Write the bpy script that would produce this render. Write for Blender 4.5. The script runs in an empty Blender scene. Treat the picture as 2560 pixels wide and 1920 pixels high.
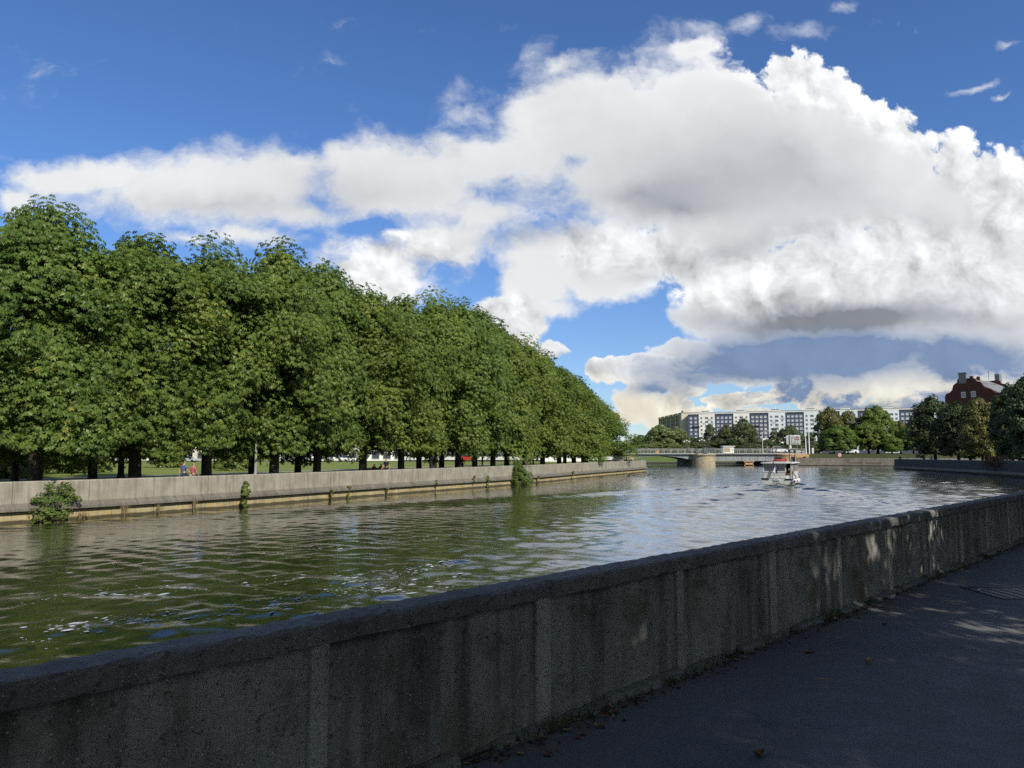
import bpy, bmesh, math, random
import numpy as np
from mathutils import Vector, Matrix, Euler

R = math.radians
scene = bpy.context.scene
C = scene.collection
FPX = 1850.0                      # focal length in pixels of the 2560 px wide photograph
CAMZ = 3.5                        # eye height above the water (z = 0)
PITCH = math.atan(170.0 / FPX)
cp_, sp_ = math.cos(PITCH), math.sin(PITCH)
SUN_AZ = Vector((0.55, -0.83)).normalized()   # horizontal direction towards the sun
SUN_EL = R(38)


def ray(px, py):
    dx = (px - 1280.0) / FPX
    dz = (960.0 - py) / FPX
    return Vector((dx, cp_ - dz * sp_, sp_ + dz * cp_))


def at_z(px, py, z):
    d = ray(px, py)
    t = (z - CAMZ) / d.z
    return Vector((d.x * t, d.y * t, z))


def at_y(px, py, y):
    d = ray(px, py)
    t = y / d.y
    return Vector((d.x * t, y, CAMZ + d.z * t))


# ------------------------------------------------------------------ node helper
class NT:
    def __init__(self, tree):
        self.t = tree
        self.n = tree.nodes
        self.l = tree.links

    def node(self, kind, **kw):
        nd = self.n.new(kind)
        for k, v in kw.items():
            setattr(nd, k, v)
        return nd

    def put(self, sock, v):
        if v is None:
            return
        if isinstance(v, bpy.types.NodeSocket):
            self.l.new(v, sock)
        else:
            sock.default_value = v

    def math(self, op, a, b=None, c=None, clamp=False):
        nd = self.node('ShaderNodeMath', operation=op, use_clamp=clamp)
        self.put(nd.inputs[0], a); self.put(nd.inputs[1], b); self.put(nd.inputs[2], c)
        return nd.outputs[0]

    def vmath(self, op, a, b=None, scale=None):
        nd = self.node('ShaderNodeVectorMath', operation=op)
        self.put(nd.inputs[0], a); self.put(nd.inputs[1], b)
        if scale is not None:
            self.put(nd.inputs['Scale'], scale)
        return nd.outputs['Value'] if op in ('LENGTH', 'DOT_PRODUCT', 'DISTANCE') else nd.outputs[0]

    def ramp(self, v, a, b, lo=0.0, hi=1.0, smooth=True):
        nd = self.node('ShaderNodeMapRange', interpolation_type='SMOOTHSTEP' if smooth else 'LINEAR', clamp=True)
        self.put(nd.inputs['Value'], v); self.put(nd.inputs['From Min'], a); self.put(nd.inputs['From Max'], b)
        self.put(nd.inputs['To Min'], lo); self.put(nd.inputs['To Max'], hi)
        return nd.outputs[0]

    def mix(self, f, a, b, blend='MIX'):
        nd = self.node('ShaderNodeMix', data_type='RGBA', blend_type=blend)
        self.put(nd.inputs[0], f)
        for s, v in ((nd.inputs[6], a), (nd.inputs[7], b)):
            if isinstance(v, (tuple, list)) and len(v) == 3:
                v = (*v, 1)
            self.put(s, v)
        return nd.outputs[2]

    def noise(self, vec, scale, detail=4, rough=0.55, dist=0.0, lac=2.0, col=False, dim='3D'):
        nd = self.node('ShaderNodeTexNoise', noise_dimensions=dim)
        self.put(nd.inputs['Vector'], vec)
        self.put(nd.inputs['Scale'], scale)
        nd.inputs['Detail'].default_value = detail
        nd.inputs['Roughness'].default_value = rough
        nd.inputs['Lacunarity'].default_value = lac
        nd.inputs['Distortion'].default_value = dist
        return nd.outputs['Color' if col else 'Fac']

    def voro(self, vec, scale, feature='F1', detail=0, rough=0.5, smooth=1.0, out='Distance', lac=2.0, dim='3D'):
        nd = self.node('ShaderNodeTexVoronoi', feature=feature, voronoi_dimensions=dim)
        self.put(nd.inputs['Vector'], vec)
        self.put(nd.inputs['Scale'], scale)
        if 'Detail' in nd.inputs:
            nd.inputs['Detail'].default_value = detail
            nd.inputs['Roughness'].default_value = rough
            nd.inputs['Lacunarity'].default_value = lac
        if feature == 'SMOOTH_F1':
            nd.inputs['Smoothness'].default_value = smooth
        return nd.outputs[out]

    def mapping(self, vec, loc=(0, 0, 0), rot=(0, 0, 0), scale=(1, 1, 1), kind='POINT'):
        nd = self.node('ShaderNodeMapping', vector_type=kind)
        self.put(nd.inputs['Vector'], vec)
        nd.inputs['Location'].default_value = loc
        nd.inputs['Rotation'].default_value = rot
        nd.inputs['Scale'].default_value = scale
        return nd.outputs[0]

# ------------------------------------------------------------------ sky with clouds, light, camera
def uv_of(fx, fy):
    """a cloud position, noted on a 2212 px wide copy of the photo, as a direction (x/y, z/y)"""
    d = ray(fx * 1.15732, fy * 1.15732)
    return d.x / d.y, d.z / d.y


K = 1.15732 / FPX


def build_sky():
    w = bpy.data.worlds.new('World')
    scene.world = w
    w.use_nodes = True
    w.node_tree.nodes.clear()
    T = NT(w.node_tree)
    out = T.node('ShaderNodeOutputWorld')
    bg = T.node('ShaderNodeBackground')
    T.l.new(bg.outputs[0], out.inputs[0])
    sky = T.node('ShaderNodeTexSky', sky_type='NISHITA')
    sky.sun_disc = False
    sky.sun_elevation = SUN_EL
    sky.sun_rotation = math.atan2(SUN_AZ.x, SUN_AZ.y)
    sky.air_density = 1.0
    sky.dust_density = 0.0
    sky.ozone_density = 2.2
    skyc = T.vmath('SCALE', sky.outputs[0], scale=0.108)
    tc = T.node('ShaderNodeTexCoord')
    sep = T.node('ShaderNodeSeparateXYZ')
    T.l.new(tc.outputs['Generated'], sep.inputs[0])
    X, Y, Z = sep.outputs
    ys = T.math('MAXIMUM', Y, 0.12)
    u = T.math('DIVIDE', X, ys)
    v = T.math('DIVIDE', Z, ys)
    cmb = T.node('ShaderNodeCombineXYZ')
    T.put(cmb.inputs[0], u); T.put(cmb.inputs[1], v)
    P = cmb.outputs[0]

    # two levels of swirl so no outline follows an ellipse
    w1 = T.vmath('SUBTRACT', T.noise(P, 3.2, 3, 0.55, col=True), (0.5, 0.5, 0.5))
    w2 = T.vmath('SUBTRACT', T.noise(P, 13.0, 5, 0.6, col=True), (0.5, 0.5, 0.5))
    Pw = T.vmath('ADD', P, T.vmath('ADD', T.vmath('MULTIPLY', w1, (0.07, 0.045, 0)), T.vmath('MULTIPLY', w2, (0.06, 0.05, 0))))
    Pw2 = T.vmath('ADD', P, T.vmath('ADD', T.vmath('MULTIPLY', w1, (0.06, 0.035, 0)), T.vmath('MULTIPLY', w2, (0.05, 0.03, 0))))

    def blob(fx, fy, rx, ry, rot=0, src=None):
        cu, cv = uv_of(fx, fy)
        m = T.mapping(src or Pw, (cu, cv, 0), (0, 0, R(rot)), (rx * K, ry * K, 1), 'TEXTURE')
        g = T.node('ShaderNodeTexGradient', gradient_type='SPHERICAL')
        T.l.new(m, g.inputs[0])
        return g.outputs['Fac']

    def union(lst, k=0.12, src=None):
        acc = None
        for b in lst:
            amp = b[5] if len(b) > 5 else 1.0
            g = blob(*b[:5], src=src) if len(b) >= 5 else blob(*b[:4], src=src)
            if amp != 1.0:
                g = T.math('MULTIPLY', g, amp)
            if acc is None:
                acc = g
            else:
                acc = T.math('SMOOTH_MAX', acc, g, k)
        return acc

    def total(lst, src=None):
        acc = None
        for b in lst:
            g = blob(*b[:5], src=src)
            g = T.math('MULTIPLY', T.math('MULTIPLY', g, g), b[5]) if True else g
            acc = g if acc is None else T.math('ADD', acc, g)
        return acc

    # ---- what is covered
    cover = [
        (1690, 505, 170, 80, 0, .8), (2095, 690, 170, 60, 0, .8),
        (1010, 235, 230, 85, 22, .5), (1200, 150, 200, 80, 30, .5), (1500, 95, 260, 70, 5, .45),
        (1640, 420, 760, 350, -8, .55), (1780, 610, 640, 180, 0, .6), (1150, 430, 430, 200, 8, .42), (1950, 500, 420, 300, -10, .6), (1700, 700, 480, 60, 0, .6),
        (1500, 330, 560, 330, 0), (1720, 175, 210, 140, -10), (1880, 300, 260, 190, -35), (2080, 440, 240, 230, -20),
        (2250, 470, 190, 250, 0), (1240, 270, 330, 180, 18), (1060, 360, 260, 150, 10), (860, 400, 380, 165, 5, 1.15),
        (470, 405, 560, 135, 3, 1.2), (200, 388, 380, 66, 2, 1.2), (580, 385, 250, 125, -5, 1.1), (780, 355, 230, 105, 10), (640, 465, 300, 62, -14), (540, 500, 260, 40, -8, .8),
        (830, 580, 240, 140, 0, 1.1), (930, 530, 260, 170, 0), (1090, 690, 130, 100, 0, 1.1), (1000, 470, 300, 110, 0, .8),
        (1300, 560, 380, 140, 0), (1560, 570, 300, 120, -8), (1700, 640, 420, 130, -4), (1930, 600, 380, 150, 0),
        (2120, 570, 240, 170, 0), (1760, 590, 200, 100, 0), (1780, 455, 230, 120, 0), (1960, 470, 200, 120, 0), (1800, 385, 200, 110, 0), (1950, 718, 380, 50, 0), (1700, 722, 330, 30, 0), (2250, 640, 200, 190, 0), (1640, 690, 400, 60, 0), (1150, 620, 200, 80, -20),
        (1640, 775, 380, 85, 0), (1850, 770, 480, 110, 0), (1560, 790, 300, 60, 0), (2130, 780, 340, 130, 0), (1420, 795, 160, 50, 0),
        (2090, 862, 300, 42, 0), (1770, 850, 200, 34, 6), (1590, 868, 130, 30, 0), (1430, 885, 110, 50, 0), (1345, 870, 60, 50, 0), (1690, 845, 70, 50, 20), (1500, 905, 200, 34, 0), (1300, 905, 120, 30, 0, .8), (1640, 905, 240, 26, 0), (1860, 835, 70, 45, 30), (2000, 838, 90, 50, 25), (1880, 880, 240, 24, 0),
        (1185, 752, 62, 30, 0), (1275, 800, 70, 50, 0), (1345, 875, 45, 45, 0), (1440, 748, 70, 34, 12), (1375, 772, 70, 26, 0), (1325, 785, 40, 45, 0),
        (1400, 836, 85, 24, 0), (1480, 840, 70, 32, 0),
        (20, 440, 130, 65, 0), (400, 510, 150, 30, 0, .7), (560, 500, 210, 30, -10, .8),
    ]
    M = union(cover, 0.16)
    holes = [(1095, 395, 110, 70, 20, 0.42), (1250, 352, 60, 40, 0, 0.35), (1040, 590, 80, 90, 0, 0.70), (1215, 565, 45, 30, 0, .5),
             (800, 492, 230, 38, 3, 0.75), (612, 338, 50, 60, 20, .3), (1360, 700, 170, 50, -8, .8), (1190, 645, 120, 40, 0, .5)]
    Hs = total(holes)
    f1 = T.noise(Pw, 6.5, 10, 0.62)
    f2 = T.noise(T.vmath('MULTIPLY', P, (1, 1.6, 1)), 22.0, 6, 0.65)
    b1 = T.voro(Pw2, 11.0, 'SMOOTH_F1', 4, 0.55, 0.6, lac=2.2, dim='2D')
    sx, sy = 0.016, 0.018
    b2 = T.voro(T.vmath('ADD', Pw2, (sx, sy, 0)), 11.0, 'SMOOTH_F1', 4, 0.55, 0.6, lac=2.2, dim='2D')
    # crisp cauliflower edge to the right and low down, torn wisps to the upper left
    crisp = T.ramp(u, -0.25, 0.30)
    low = T.ramp(v, 0.30, 0.12)
    crisp = T.math('MAXIMUM', crisp, low)
    puff = union([(1720, 150, 230, 130, -10), (1900, 215, 240, 110, -38), (2080, 320, 220, 110, -30), (2190, 420, 130, 200, 0), (1900, 560, 360, 120, 0), (1620, 620, 300, 100, -5), (2080, 600, 200, 120, 0),
                  (850, 570, 230, 110, 0), (1100, 690, 110, 90, 0), (1350, 540, 200, 80, 0), (2080, 880, 360, 70, 0), (1620, 870, 300, 60, 0), (1300, 780, 220, 70, 0)], 0.1)
    puff = T.ramp(puff, 0.05, 0.5)
    nz = T.math('ADD', T.math('MULTIPLY', T.math('SUBTRACT', f1, 0.5), T.math('MULTIPLY_ADD', crisp, -0.9, 1.7)),
                T.math('MULTIPLY', T.math('SUBTRACT', 0.42, b1), T.math('MULTIPLY_ADD', puff, 0.45, T.math('MULTIPLY_ADD', crisp, 0.40, 0.05))))
    nz = T.math('ADD', nz, T.math('MULTIPLY', T.math('SUBTRACT', f2, 0.5), 0.3))
    D = T.math('SUBTRACT', T.math('ADD', T.math('MULTIPLY', M, T.math('MULTIPLY_ADD', crisp, 0.75, 1.6)), nz), T.math('ADD', T.math('MULTIPLY', Hs, 1.35), 0.36))
    f4 = T.noise(T.vmath('MULTIPLY', Pw, (1, 1.7, 1)), 17.0, 8, 0.68)
    D = T.math('ADD', D, T.math('MULTIPLY', T.math('SUBTRACT', f4, 0.5), T.math('MULTIPLY_ADD', crisp, -1.0, 1.15)))
    D = T.math('SUBTRACT', D, T.ramp(M, 0.0, 0.06, 0.6, 0.0))
    width = T.math('MULTIPLY_ADD', puff, -0.24, T.math('MULTIPLY_ADD', crisp, -0.50, 0.95))
    alpha = T.ramp(D, 0.0, width)
    # thin veils round the top of the great cloud
    veil = union([(1380, 110, 330, 85, 12), (1150, 130, 110, 50, 30), (960, 210, 110, 60, 40), (1830, 15, 80, 25, 15), (1720, 60, 130, 40, 0),
                  (2195, 102, 80, 22, 10), (2110, 185, 110, 20, 12), (2170, 205, 40, 14, 25), (30, 350, 110, 24, -10), (1500, 60, 160, 60, 0), (1620, 40, 130, 50, 20)], 0.1)
    vn = T.noise(T.vmath('MULTIPLY', Pw, (1, 1.2, 1)), 11.0, 9, 0.66)
    veil = T.math('MULTIPLY', T.ramp(T.math('ADD', T.math('MULTIPLY', veil, 0.85), T.math('MULTIPLY', T.math('MULTIPLY', T.math('SUBTRACT', vn, 0.5), 2.1), T.ramp(veil, 0.0, 0.1))), 0.30, 1.25), 0.66)
    alpha = T.math('SUBTRACT', 1.0, T.math('MULTIPLY', T.math('SUBTRACT', 1.0, alpha), T.math('SUBTRACT', 1.0, veil)))

    # ---- how much light comes off each part of the cloud
    grey = total([(1740, 695, 560, 60, -1, 1.25), (1900, 680, 400, 60, 0, .75), (1390, 425, 220, 70, 5, 0.42), (1120, 522, 150, 36, 0, 0.6), (1230, 500, 170, 40, 0, .5), (1480, 455, 160, 60, 0, .5),
                  (1480, 400, 600, 260, 0, 0.40), (1750, 400, 600, 240, -15, 0.40), (1900, 880, 420, 40, 0, .35), (1150, 420, 260, 160, 0, .2), (2000, 470, 200, 60, -15, .2), (470, 445, 480, 55, 0, 0.42), (800, 420, 330, 90, 0, 0.3), (2050, 640, 360, 90, 0, 0.42),
                  (900, 590, 160, 45, 0, 0.3), (1560, 560, 150, 60, 20, .35), (1640, 530, 150, 90, 15, 0.22), (1750, 520, 160, 60, 0, .3), (2160, 700, 200, 80, 0, .3), (1380, 600, 180, 45, 0, .3), (1700, 330, 200, 60, -20, .15)], src=Pw)
    slate = total([(1680, 780, 520, 100, 0, 2.1), (1800, 748, 560, 60, 0, 1.3), (1480, 800, 260, 60, 0, 0.9), (2050, 765, 420, 80, 0, 1.3), (1400, 840, 110, 30, 0, 1.0), (1900, 905, 400, 34, 0, .6), (2180, 790, 230, 60, 0, .6),
                   (2080, 880, 260, 60, 0, .5), (1215, 770, 70, 22, 0, .6), (1220, 765, 80, 30, 0, .5)], src=Pw2)
    low_s = total([(1850, 858, 640, 75, 0, 2.2), (2100, 800, 260, 70, 0, 1.6), (1430, 850, 160, 60, 0, .8)], src=Pw2)
    low_s = T.math('MULTIPLY', low_s, T.ramp(T.noise(T.vmath('MULTIPLY', Pw2, (1, 1.5, 1)), 9.0, 6, 0.6), 0.47, 0.58))
    slate = T.math('MULTIPLY', slate, T.ramp(T.noise(T.vmath('MULTIPLY', Pw, (1, 2.2, 1)), 5.0, 7, 0.62), 0.34, 0.60, 0.50, 1.05))
    slate = T.math('ADD', slate, T.math('MULTIPLY', low_s, 0.75))
    relief = T.math('SUBTRACT', b2, b1)                      # side of each puff turned to the sun
    thick = T.ramp(D, 0.02, 0.8)
    low_n = T.noise(Pw2, 4.2, 3, 0.5)
    lum = T.math('MULTIPLY_ADD', relief, T.math('MULTIPLY_ADD', puff, 0.52, 0.04), 0.86)
    lum = T.math('ADD', lum, T.math('MULTIPLY', T.math('SUBTRACT', low_n, 0.5), 0.30))
    lum = T.math('ADD', lum, T.math('MULTIPLY', T.math('SUBTRACT', f1, 0.5), 0.10))
    lum = T.math('ADD', lum, T.math('MULTIPLY', T.math('SUBTRACT', 1.0, thick), T.math('MULTIPLY', crisp, 0.14)))
    lum = T.math('ADD', lum, T.math('MULTIPLY', T.math('SUBTRACT', f2, 0.5), 0.07))
    hilite = total([(1720, 140, 150, 80, -10, .14), (1900, 215, 210, 60, -38, .2), (2080, 330, 150, 50, -30, .14), (1900, 540, 260, 50, 0, .18), (1640, 600, 150, 45, 0, .16), (2080, 520, 150, 40, 0, .14), (1150, 470, 110, 36, 0, .18),
                    (860, 510, 160, 30, 0, .16), (1100, 680, 90, 70, 0, .22), (1700, 610, 130, 30, 0, .1), (1330, 520, 160, 40, 10, .1)])
    lum = T.math('ADD', lum, hilite)
    lum = T.math('MULTIPLY', lum, T.math('SUBTRACT', 1.0, T.math('MULTIPLY', T.math('MINIMUM', grey, 1.0), 0.66)))
    lum = T.math('MULTIPLY', lum, 0.95)
    # warm low in the sky, neutral high up
    warm = T.mix(T.ramp(v, 0.16, 0.05), (0.985, 1.0, 1.015), (1.0, 0.945, 0.80))
    cl = T.vmath('SCALE', warm, scale=lum)
    g3 = T.mix(T.math('MINIMUM', grey, 1.0), (1, 1, 1), (0.93, 0.985, 1.09))
    cl = T.vmath('MULTIPLY', cl, g3)
    slc = T.vmath('SCALE', (0.150, 0.235, 0.405), scale=T.math('MULTIPLY_ADD', f1, 1.1, 0.55))
    cl = T.mix(T.math('MINIMUM', slate, 0.93), cl, slc)
    # broken cloud over the rest of the sky
    n9 = T.noise(tc.outputs['Generated'], 2.3, 5, 0.6)
    back = T.mix(T.math('MULTIPLY', T.ramp(n9, 0.48, 0.62), 0.85), skyc, (0.62, 0.65, 0.70))
    skyg = T.vmath('MULTIPLY', skyc, T.mix(T.ramp(v, 0.0, 0.42), (0.66, 0.79, 1.04), (0.64, 0.90, 1.27)))
    front = T.mix(alpha, skyg, cl)
    allc = T.mix(T.ramp(Y, 0.14, 0.40), back, front)
    T.put(bg.inputs['Color'], allc)
    bg.inputs['Strength'].default_value = 1.0
    w.cycles.sampling_method = 'MANUAL'
    w.cycles.sample_map_resolution = 512


build_sky()

cam_d = bpy.data.cameras.new('camera')
cam = bpy.data.objects.new('camera', cam_d)
C.objects.link(cam)
cam_d.sensor_width = 36.0
cam_d.lens = 36.0 * FPX / 2560.0
cam_d.clip_start = 0.05
cam_d.clip_end = 30000
cam.location = (0, 0, CAMZ)
cam.rotation_euler = (R(90) + PITCH, 0, 0)
scene.camera = cam

sun_d = bpy.data.lights.new('sun', 'SUN')
sun_d.energy = 5.0
sun_d.angle = R(0.53)
sun_d.color = (1.0, 0.93, 0.80)
sun = bpy.data.objects.new('sun', sun_d)
C.objects.link(sun)
sv = Vector((SUN_AZ.x * math.cos(SUN_EL), SUN_AZ.y * math.cos(SUN_EL), math.sin(SUN_EL)))
sun.rotation_euler = sv.to_track_quat('Z', 'Y').to_euler()
sun.location = sv * 200

vs = scene.view_settings
vs.view_transform = 'Standard'
vs.look = 'None'
vs.exposure = 0.0
vs.gamma = 1.0
vs.use_curve_mapping = False
scene.cycles.use_denoising = False
scene.cycles.max_bounces = 7
scene.cycles.diffuse_bounces = 3
scene.cycles.glossy_bounces = 3
scene.cycles.transmission_bounces = 3
scene.cycles.sample_clamp_indirect = 4.0
scene.cycles.caustics_reflective = False
scene.cycles.caustics_refractive = False

# ------------------------------------------------------------------ mesh builder
class MB:
    def __init__(self):
        self.v = []; self.f = []; self.m = []; self.uv = []

    def add(self, vs, fs, m=0, uvs=None):
        b = len(self.v)
        self.v.extend(tuple(p) for p in vs)
        for k, f in enumerate(fs):
            self.f.append(tuple(i + b for i in f))
            self.m.append(m)
            self.uv.append(uvs[k] if uvs else None)

    def box(self, c, size, rz=0.0, m=0, taper=1.0, M=None):
        hx, hy, hz = size[0] / 2, size[1] / 2, size[2] / 2
        vs = [Vector((sx * hx * (taper if sz > 0 else 1), sy * hy * (taper if sz > 0 else 1), sz * hz)) for sz in (-1, 1) for sy in (-1, 1) for sx in (-1, 1)]
        rot = M or Matrix.Rotation(rz, 3, 'Z')
        vs = [rot @ p + Vector(c) for p in vs]
        self.add(vs, [(0, 2, 3, 1), (4, 5, 7, 6), (0, 1, 5, 4), (1, 3, 7, 5), (3, 2, 6, 7), (2, 0, 4, 6)], m)

    def tube(self, pts, rads, n=8, m=0):
        pts = [Vector(p) for p in pts]
        if not isinstance(rads, (list, tuple)):
            rads = [rads] * len(pts)
        vs = []
        up = None
        for i, p in enumerate(pts):
            d = (pts[min(i + 1, len(pts) - 1)] - pts[max(i - 1, 0)])
            d = d.normalized() if d.length > 1e-9 else Vector((0, 0, 1))
            if up is None:
                a = Vector((1, 0, 0)) if abs(d.x) < 0.8 else Vector((0, 1, 0))
            else:
                a = up
            a = (a - d * a.dot(d)).normalized()
            up = a
            b = d.cross(a)
            for k in range(n):
                t = 2 * math.pi * k / n
                vs.append(p + (a * math.cos(t) + b * math.sin(t)) * rads[i])
        fs = []
        for i in range(len(pts) - 1):
            for k in range(n):
                fs.append((i * n + k, i * n + (k + 1) % n, (i + 1) * n + (k + 1) % n, (i + 1) * n + k))
        fs.append(tuple(reversed(range(n))))
        fs.append(tuple((len(pts) - 1) * n + k for k in range(n)))
        self.add(vs, fs, m)

    def lathe(self, prof, n=16, c=(0, 0, 0), m=0, a0=0.0, a1=2 * math.pi, sx=1, sy=1):
        full = abs(a1 - a0 - 2 * math.pi) < 1e-6
        cols = n if full else n + 1
        vs = []
        for r, z in prof:
            for k in range(cols):
                t = a0 + (a1 - a0) * k / n
                vs.append((c[0] + r * math.cos(t) * sx, c[1] + r * math.sin(t) * sy, c[2] + z))
        fs = []
        for i in range(len(prof) - 1):
            for k in range(n):
                k2 = (k + 1) % cols
                fs.append((i * cols + k, i * cols + k2, (i + 1) * cols + k2, (i + 1) * cols + k))
        if full:
            if prof[0][0] > 1e-6: fs.append(tuple(reversed(range(cols))))
            if prof[-1][0] > 1e-6: fs.append(tuple((len(prof) - 1) * cols + k for k in range(cols)))
        self.add(vs, fs, m)

    def prism(self, poly, z0, z1, m=0, top=True, bottom=True):
        n = len(poly)
        vs = [(p[0], p[1], z0) for p in poly] + [(p[0], p[1], z1) for p in poly]
        fs = [(k, (k + 1) % n, n + (k + 1) % n, n + k) for k in range(n)]
        if top: fs.append(tuple(n + k for k in range(n)))
        if bottom: fs.append(tuple(reversed(range(n))))
        self.add(vs, fs, m)

    def plate(self, poly, O, ux, uy, depth, m=0):
        """an outline drawn in the plane (ux, uy) at O, given a thickness along its normal"""
        O, ux, uy = Vector(O), Vector(ux), Vector(uy)
        nrm = ux.cross(uy).normalized() * depth
        n = len(poly)
        vs = [O + ux * a + uy * b for a, b in poly] + [O + ux * a + uy * b + nrm for a, b in poly]
        fs = [(k, (k + 1) % n, n + (k + 1) % n, n + k) for k in range(n)]
        fs += [tuple(n + k for k in range(n)), tuple(reversed(range(n)))]
        self.add(vs, fs, m)

    def sweep(self, line, prof, m=0, closed=True, jit=None, u0=0.0, zfun=None):
        """profile [(offset to the right of travel, z)] along a plan polyline; UVs in metres"""
        line = [Vector((p[0], p[1], 0)) for p in line]
        n, k = len(line), len(prof)
        vs, ss = [], []
        s = u0
        for i, p in enumerate(line):
            a = line[max(i - 1, 0)]; b = line[min(i + 1, n - 1)]
            d = (b - a).normalized()
            nr = Vector((d.y, -d.x, 0))
            if 0 < i < n - 1:
                d1 = (p - a).normalized(); c = max(0.5, abs(d1.dot(d)))
                nr = nr / c
            if i: s += (p - line[i - 1]).length
            ss.append(s)
            dz = zfun(s) if zfun else 0.0
            for j, (o, z) in enumerate(prof):
                q = p + nr * o + Vector((0, 0, z + dz))
                if jit:
                    q = q + jit(s, j)
                vs.append(q)
        ds = [0.0]
        for j in range(1, k + 1):
            a, b = prof[j - 1], prof[j % k]
            ds.append(ds[-1] + math.hypot(a[0] - b[0], a[1] - b[1]))
        fs, uvs = [], []
        for i in range(n - 1):
            for j in range(k if closed else k - 1):
                j2 = (j + 1) % k
                fs.append((i * k + j, i * k + j2, (i + 1) * k + j2, (i + 1) * k + j))
                uvs.append(((ss[i], ds[j]), (ss[i], ds[j + 1]), (ss[i + 1], ds[j + 1]), (ss[i + 1], ds[j])))
        self.add(vs, fs, m, uvs)
        if closed:
            self.add(vs[:k], [tuple(range(k))], m)
            self.add(vs[-k:], [tuple(reversed(range(k)))], m)

    def build(self, name, mats, parent=None, loc=None, smooth=False, bevel=0.0, fix=True, rz=0.0):
        me = bpy.data.meshes.new(name)
        me.from_pydata(self.v, [], self.f)
        if not isinstance(mats, (list, tuple)): mats = [mats]
        for mt in mats: me.materials.append(mt)
        me.polygons.foreach_set('material_index', self.m)
        if any(u is not None for u in self.uv):
            lay = me.uv_layers.new(name='UVMap')
            dat = []
            for f, u in zip(self.f, self.uv):
                dat.extend(u if u else [(self.v[i][0] + self.v[i][1], self.v[i][2]) for i in f])
            lay.data.foreach_set('uv', [c for p in dat for c in p])
        if fix:
            bm = bmesh.new(); bm.from_mesh(me)
            bmesh.ops.remove_doubles(bm, verts=bm.verts, dist=1e-5)
            bmesh.ops.recalc_face_normals(bm, faces=bm.faces)
            if bevel > 0:
                es = [e for e in bm.edges if len(e.link_faces) == 2 and e.calc_face_angle(0) > 0.6]
                bmesh.ops.bevel(bm, geom=es, offset=bevel, segments=2, affect='EDGES', clamp_overlap=True)
            bm.to_mesh(me); bm.free()
        if smooth:
            me.polygons.foreach_set('use_smooth', [True] * len(me.polygons))
        me.update()
        return link(name, me, parent, loc, rz)


def link(name, me, parent=None, loc=None, rz=0.0):
    o = bpy.data.objects.new(name, me)
    C.objects.link(o)
    if parent is not None: o.parent = parent
    if loc is not None: o.location = loc
    if rz: o.rotation_euler = (0, 0, rz)
    return o


def tag(o, label=None, cat=None, group=None, kind=None):
    if label: o['label'] = label
    if cat: o['category'] = cat
    if group: o['group'] = group
    if kind: o['kind'] = kind
    return o


def thing(name, label, cat, loc=(0, 0, 0), rz=0.0, group=None):
    o = bpy.data.objects.new(name, None)
    o.empty_display_size = 0.2
    C.objects.link(o)
    o.location = loc
    o.rotation_euler = (0, 0, rz)
    return tag(o, label, cat, group)


def copy_thing(src, loc, rz=0.0, label=None, scale=None, swap=None, group=None):
    """a copy of a thing with its parts and sub-parts; swap maps part names to other meshes"""
    kids = [(c, [g for g in c.children]) for c in src.children]
    r = src.copy(); C.objects.link(r)
    r.location = loc; r.rotation_euler = (0, 0, rz)
    if scale: r.scale = scale
    if label: r['label'] = label
    if group: r['group'] = group
    for c, gs in kids:
        c2 = c.copy(); C.objects.link(c2); c2.parent = r
        base = c.name.split('.')[0]
        if swap and base in swap and c2.data: c2.data = swap[base]
        for g in gs:
            g2 = g.copy(); C.objects.link(g2); g2.parent = c2
    return r


# ------------------------------------------------------------------ materials
def new_mat(name):
    m = bpy.data.materials.new(name)
    m.use_nodes = True
    T = NT(m.node_tree)
    b = m.node_tree.nodes['Principled BSDF']
    return m, T, b


def plain(name, col, rough=0.6, metal=0.0, var=0.12, scale=6.0, bump=0.0, spec=0.4):
    m, T, b = new_mat(name)
    tc = T.node('ShaderNodeTexCoord')
    n = T.noise(tc.outputs['Object'], scale, 5, 0.6)
    f = T.ramp(n, 0.3, 0.7, 1 - var, 1 + var)
    T.put(b.inputs['Base Color'], T.vmath('SCALE', col, scale=f))
    b.inputs['Roughness'].default_value = rough
    b.inputs['Metallic'].default_value = metal
    b.inputs['Specular IOR Level'].default_value = spec
    if bump:
        bn = T.node('ShaderNodeBump')
        bn.inputs['Strength'].default_value = 0.6
        bn.inputs['Distance'].default_value = bump
        T.put(bn.inputs['Height'], T.noise(tc.outputs['Object'], scale * 4, 6, 0.6))
        T.put(b.inputs['Normal'], bn.outputs[0])
    return m


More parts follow.
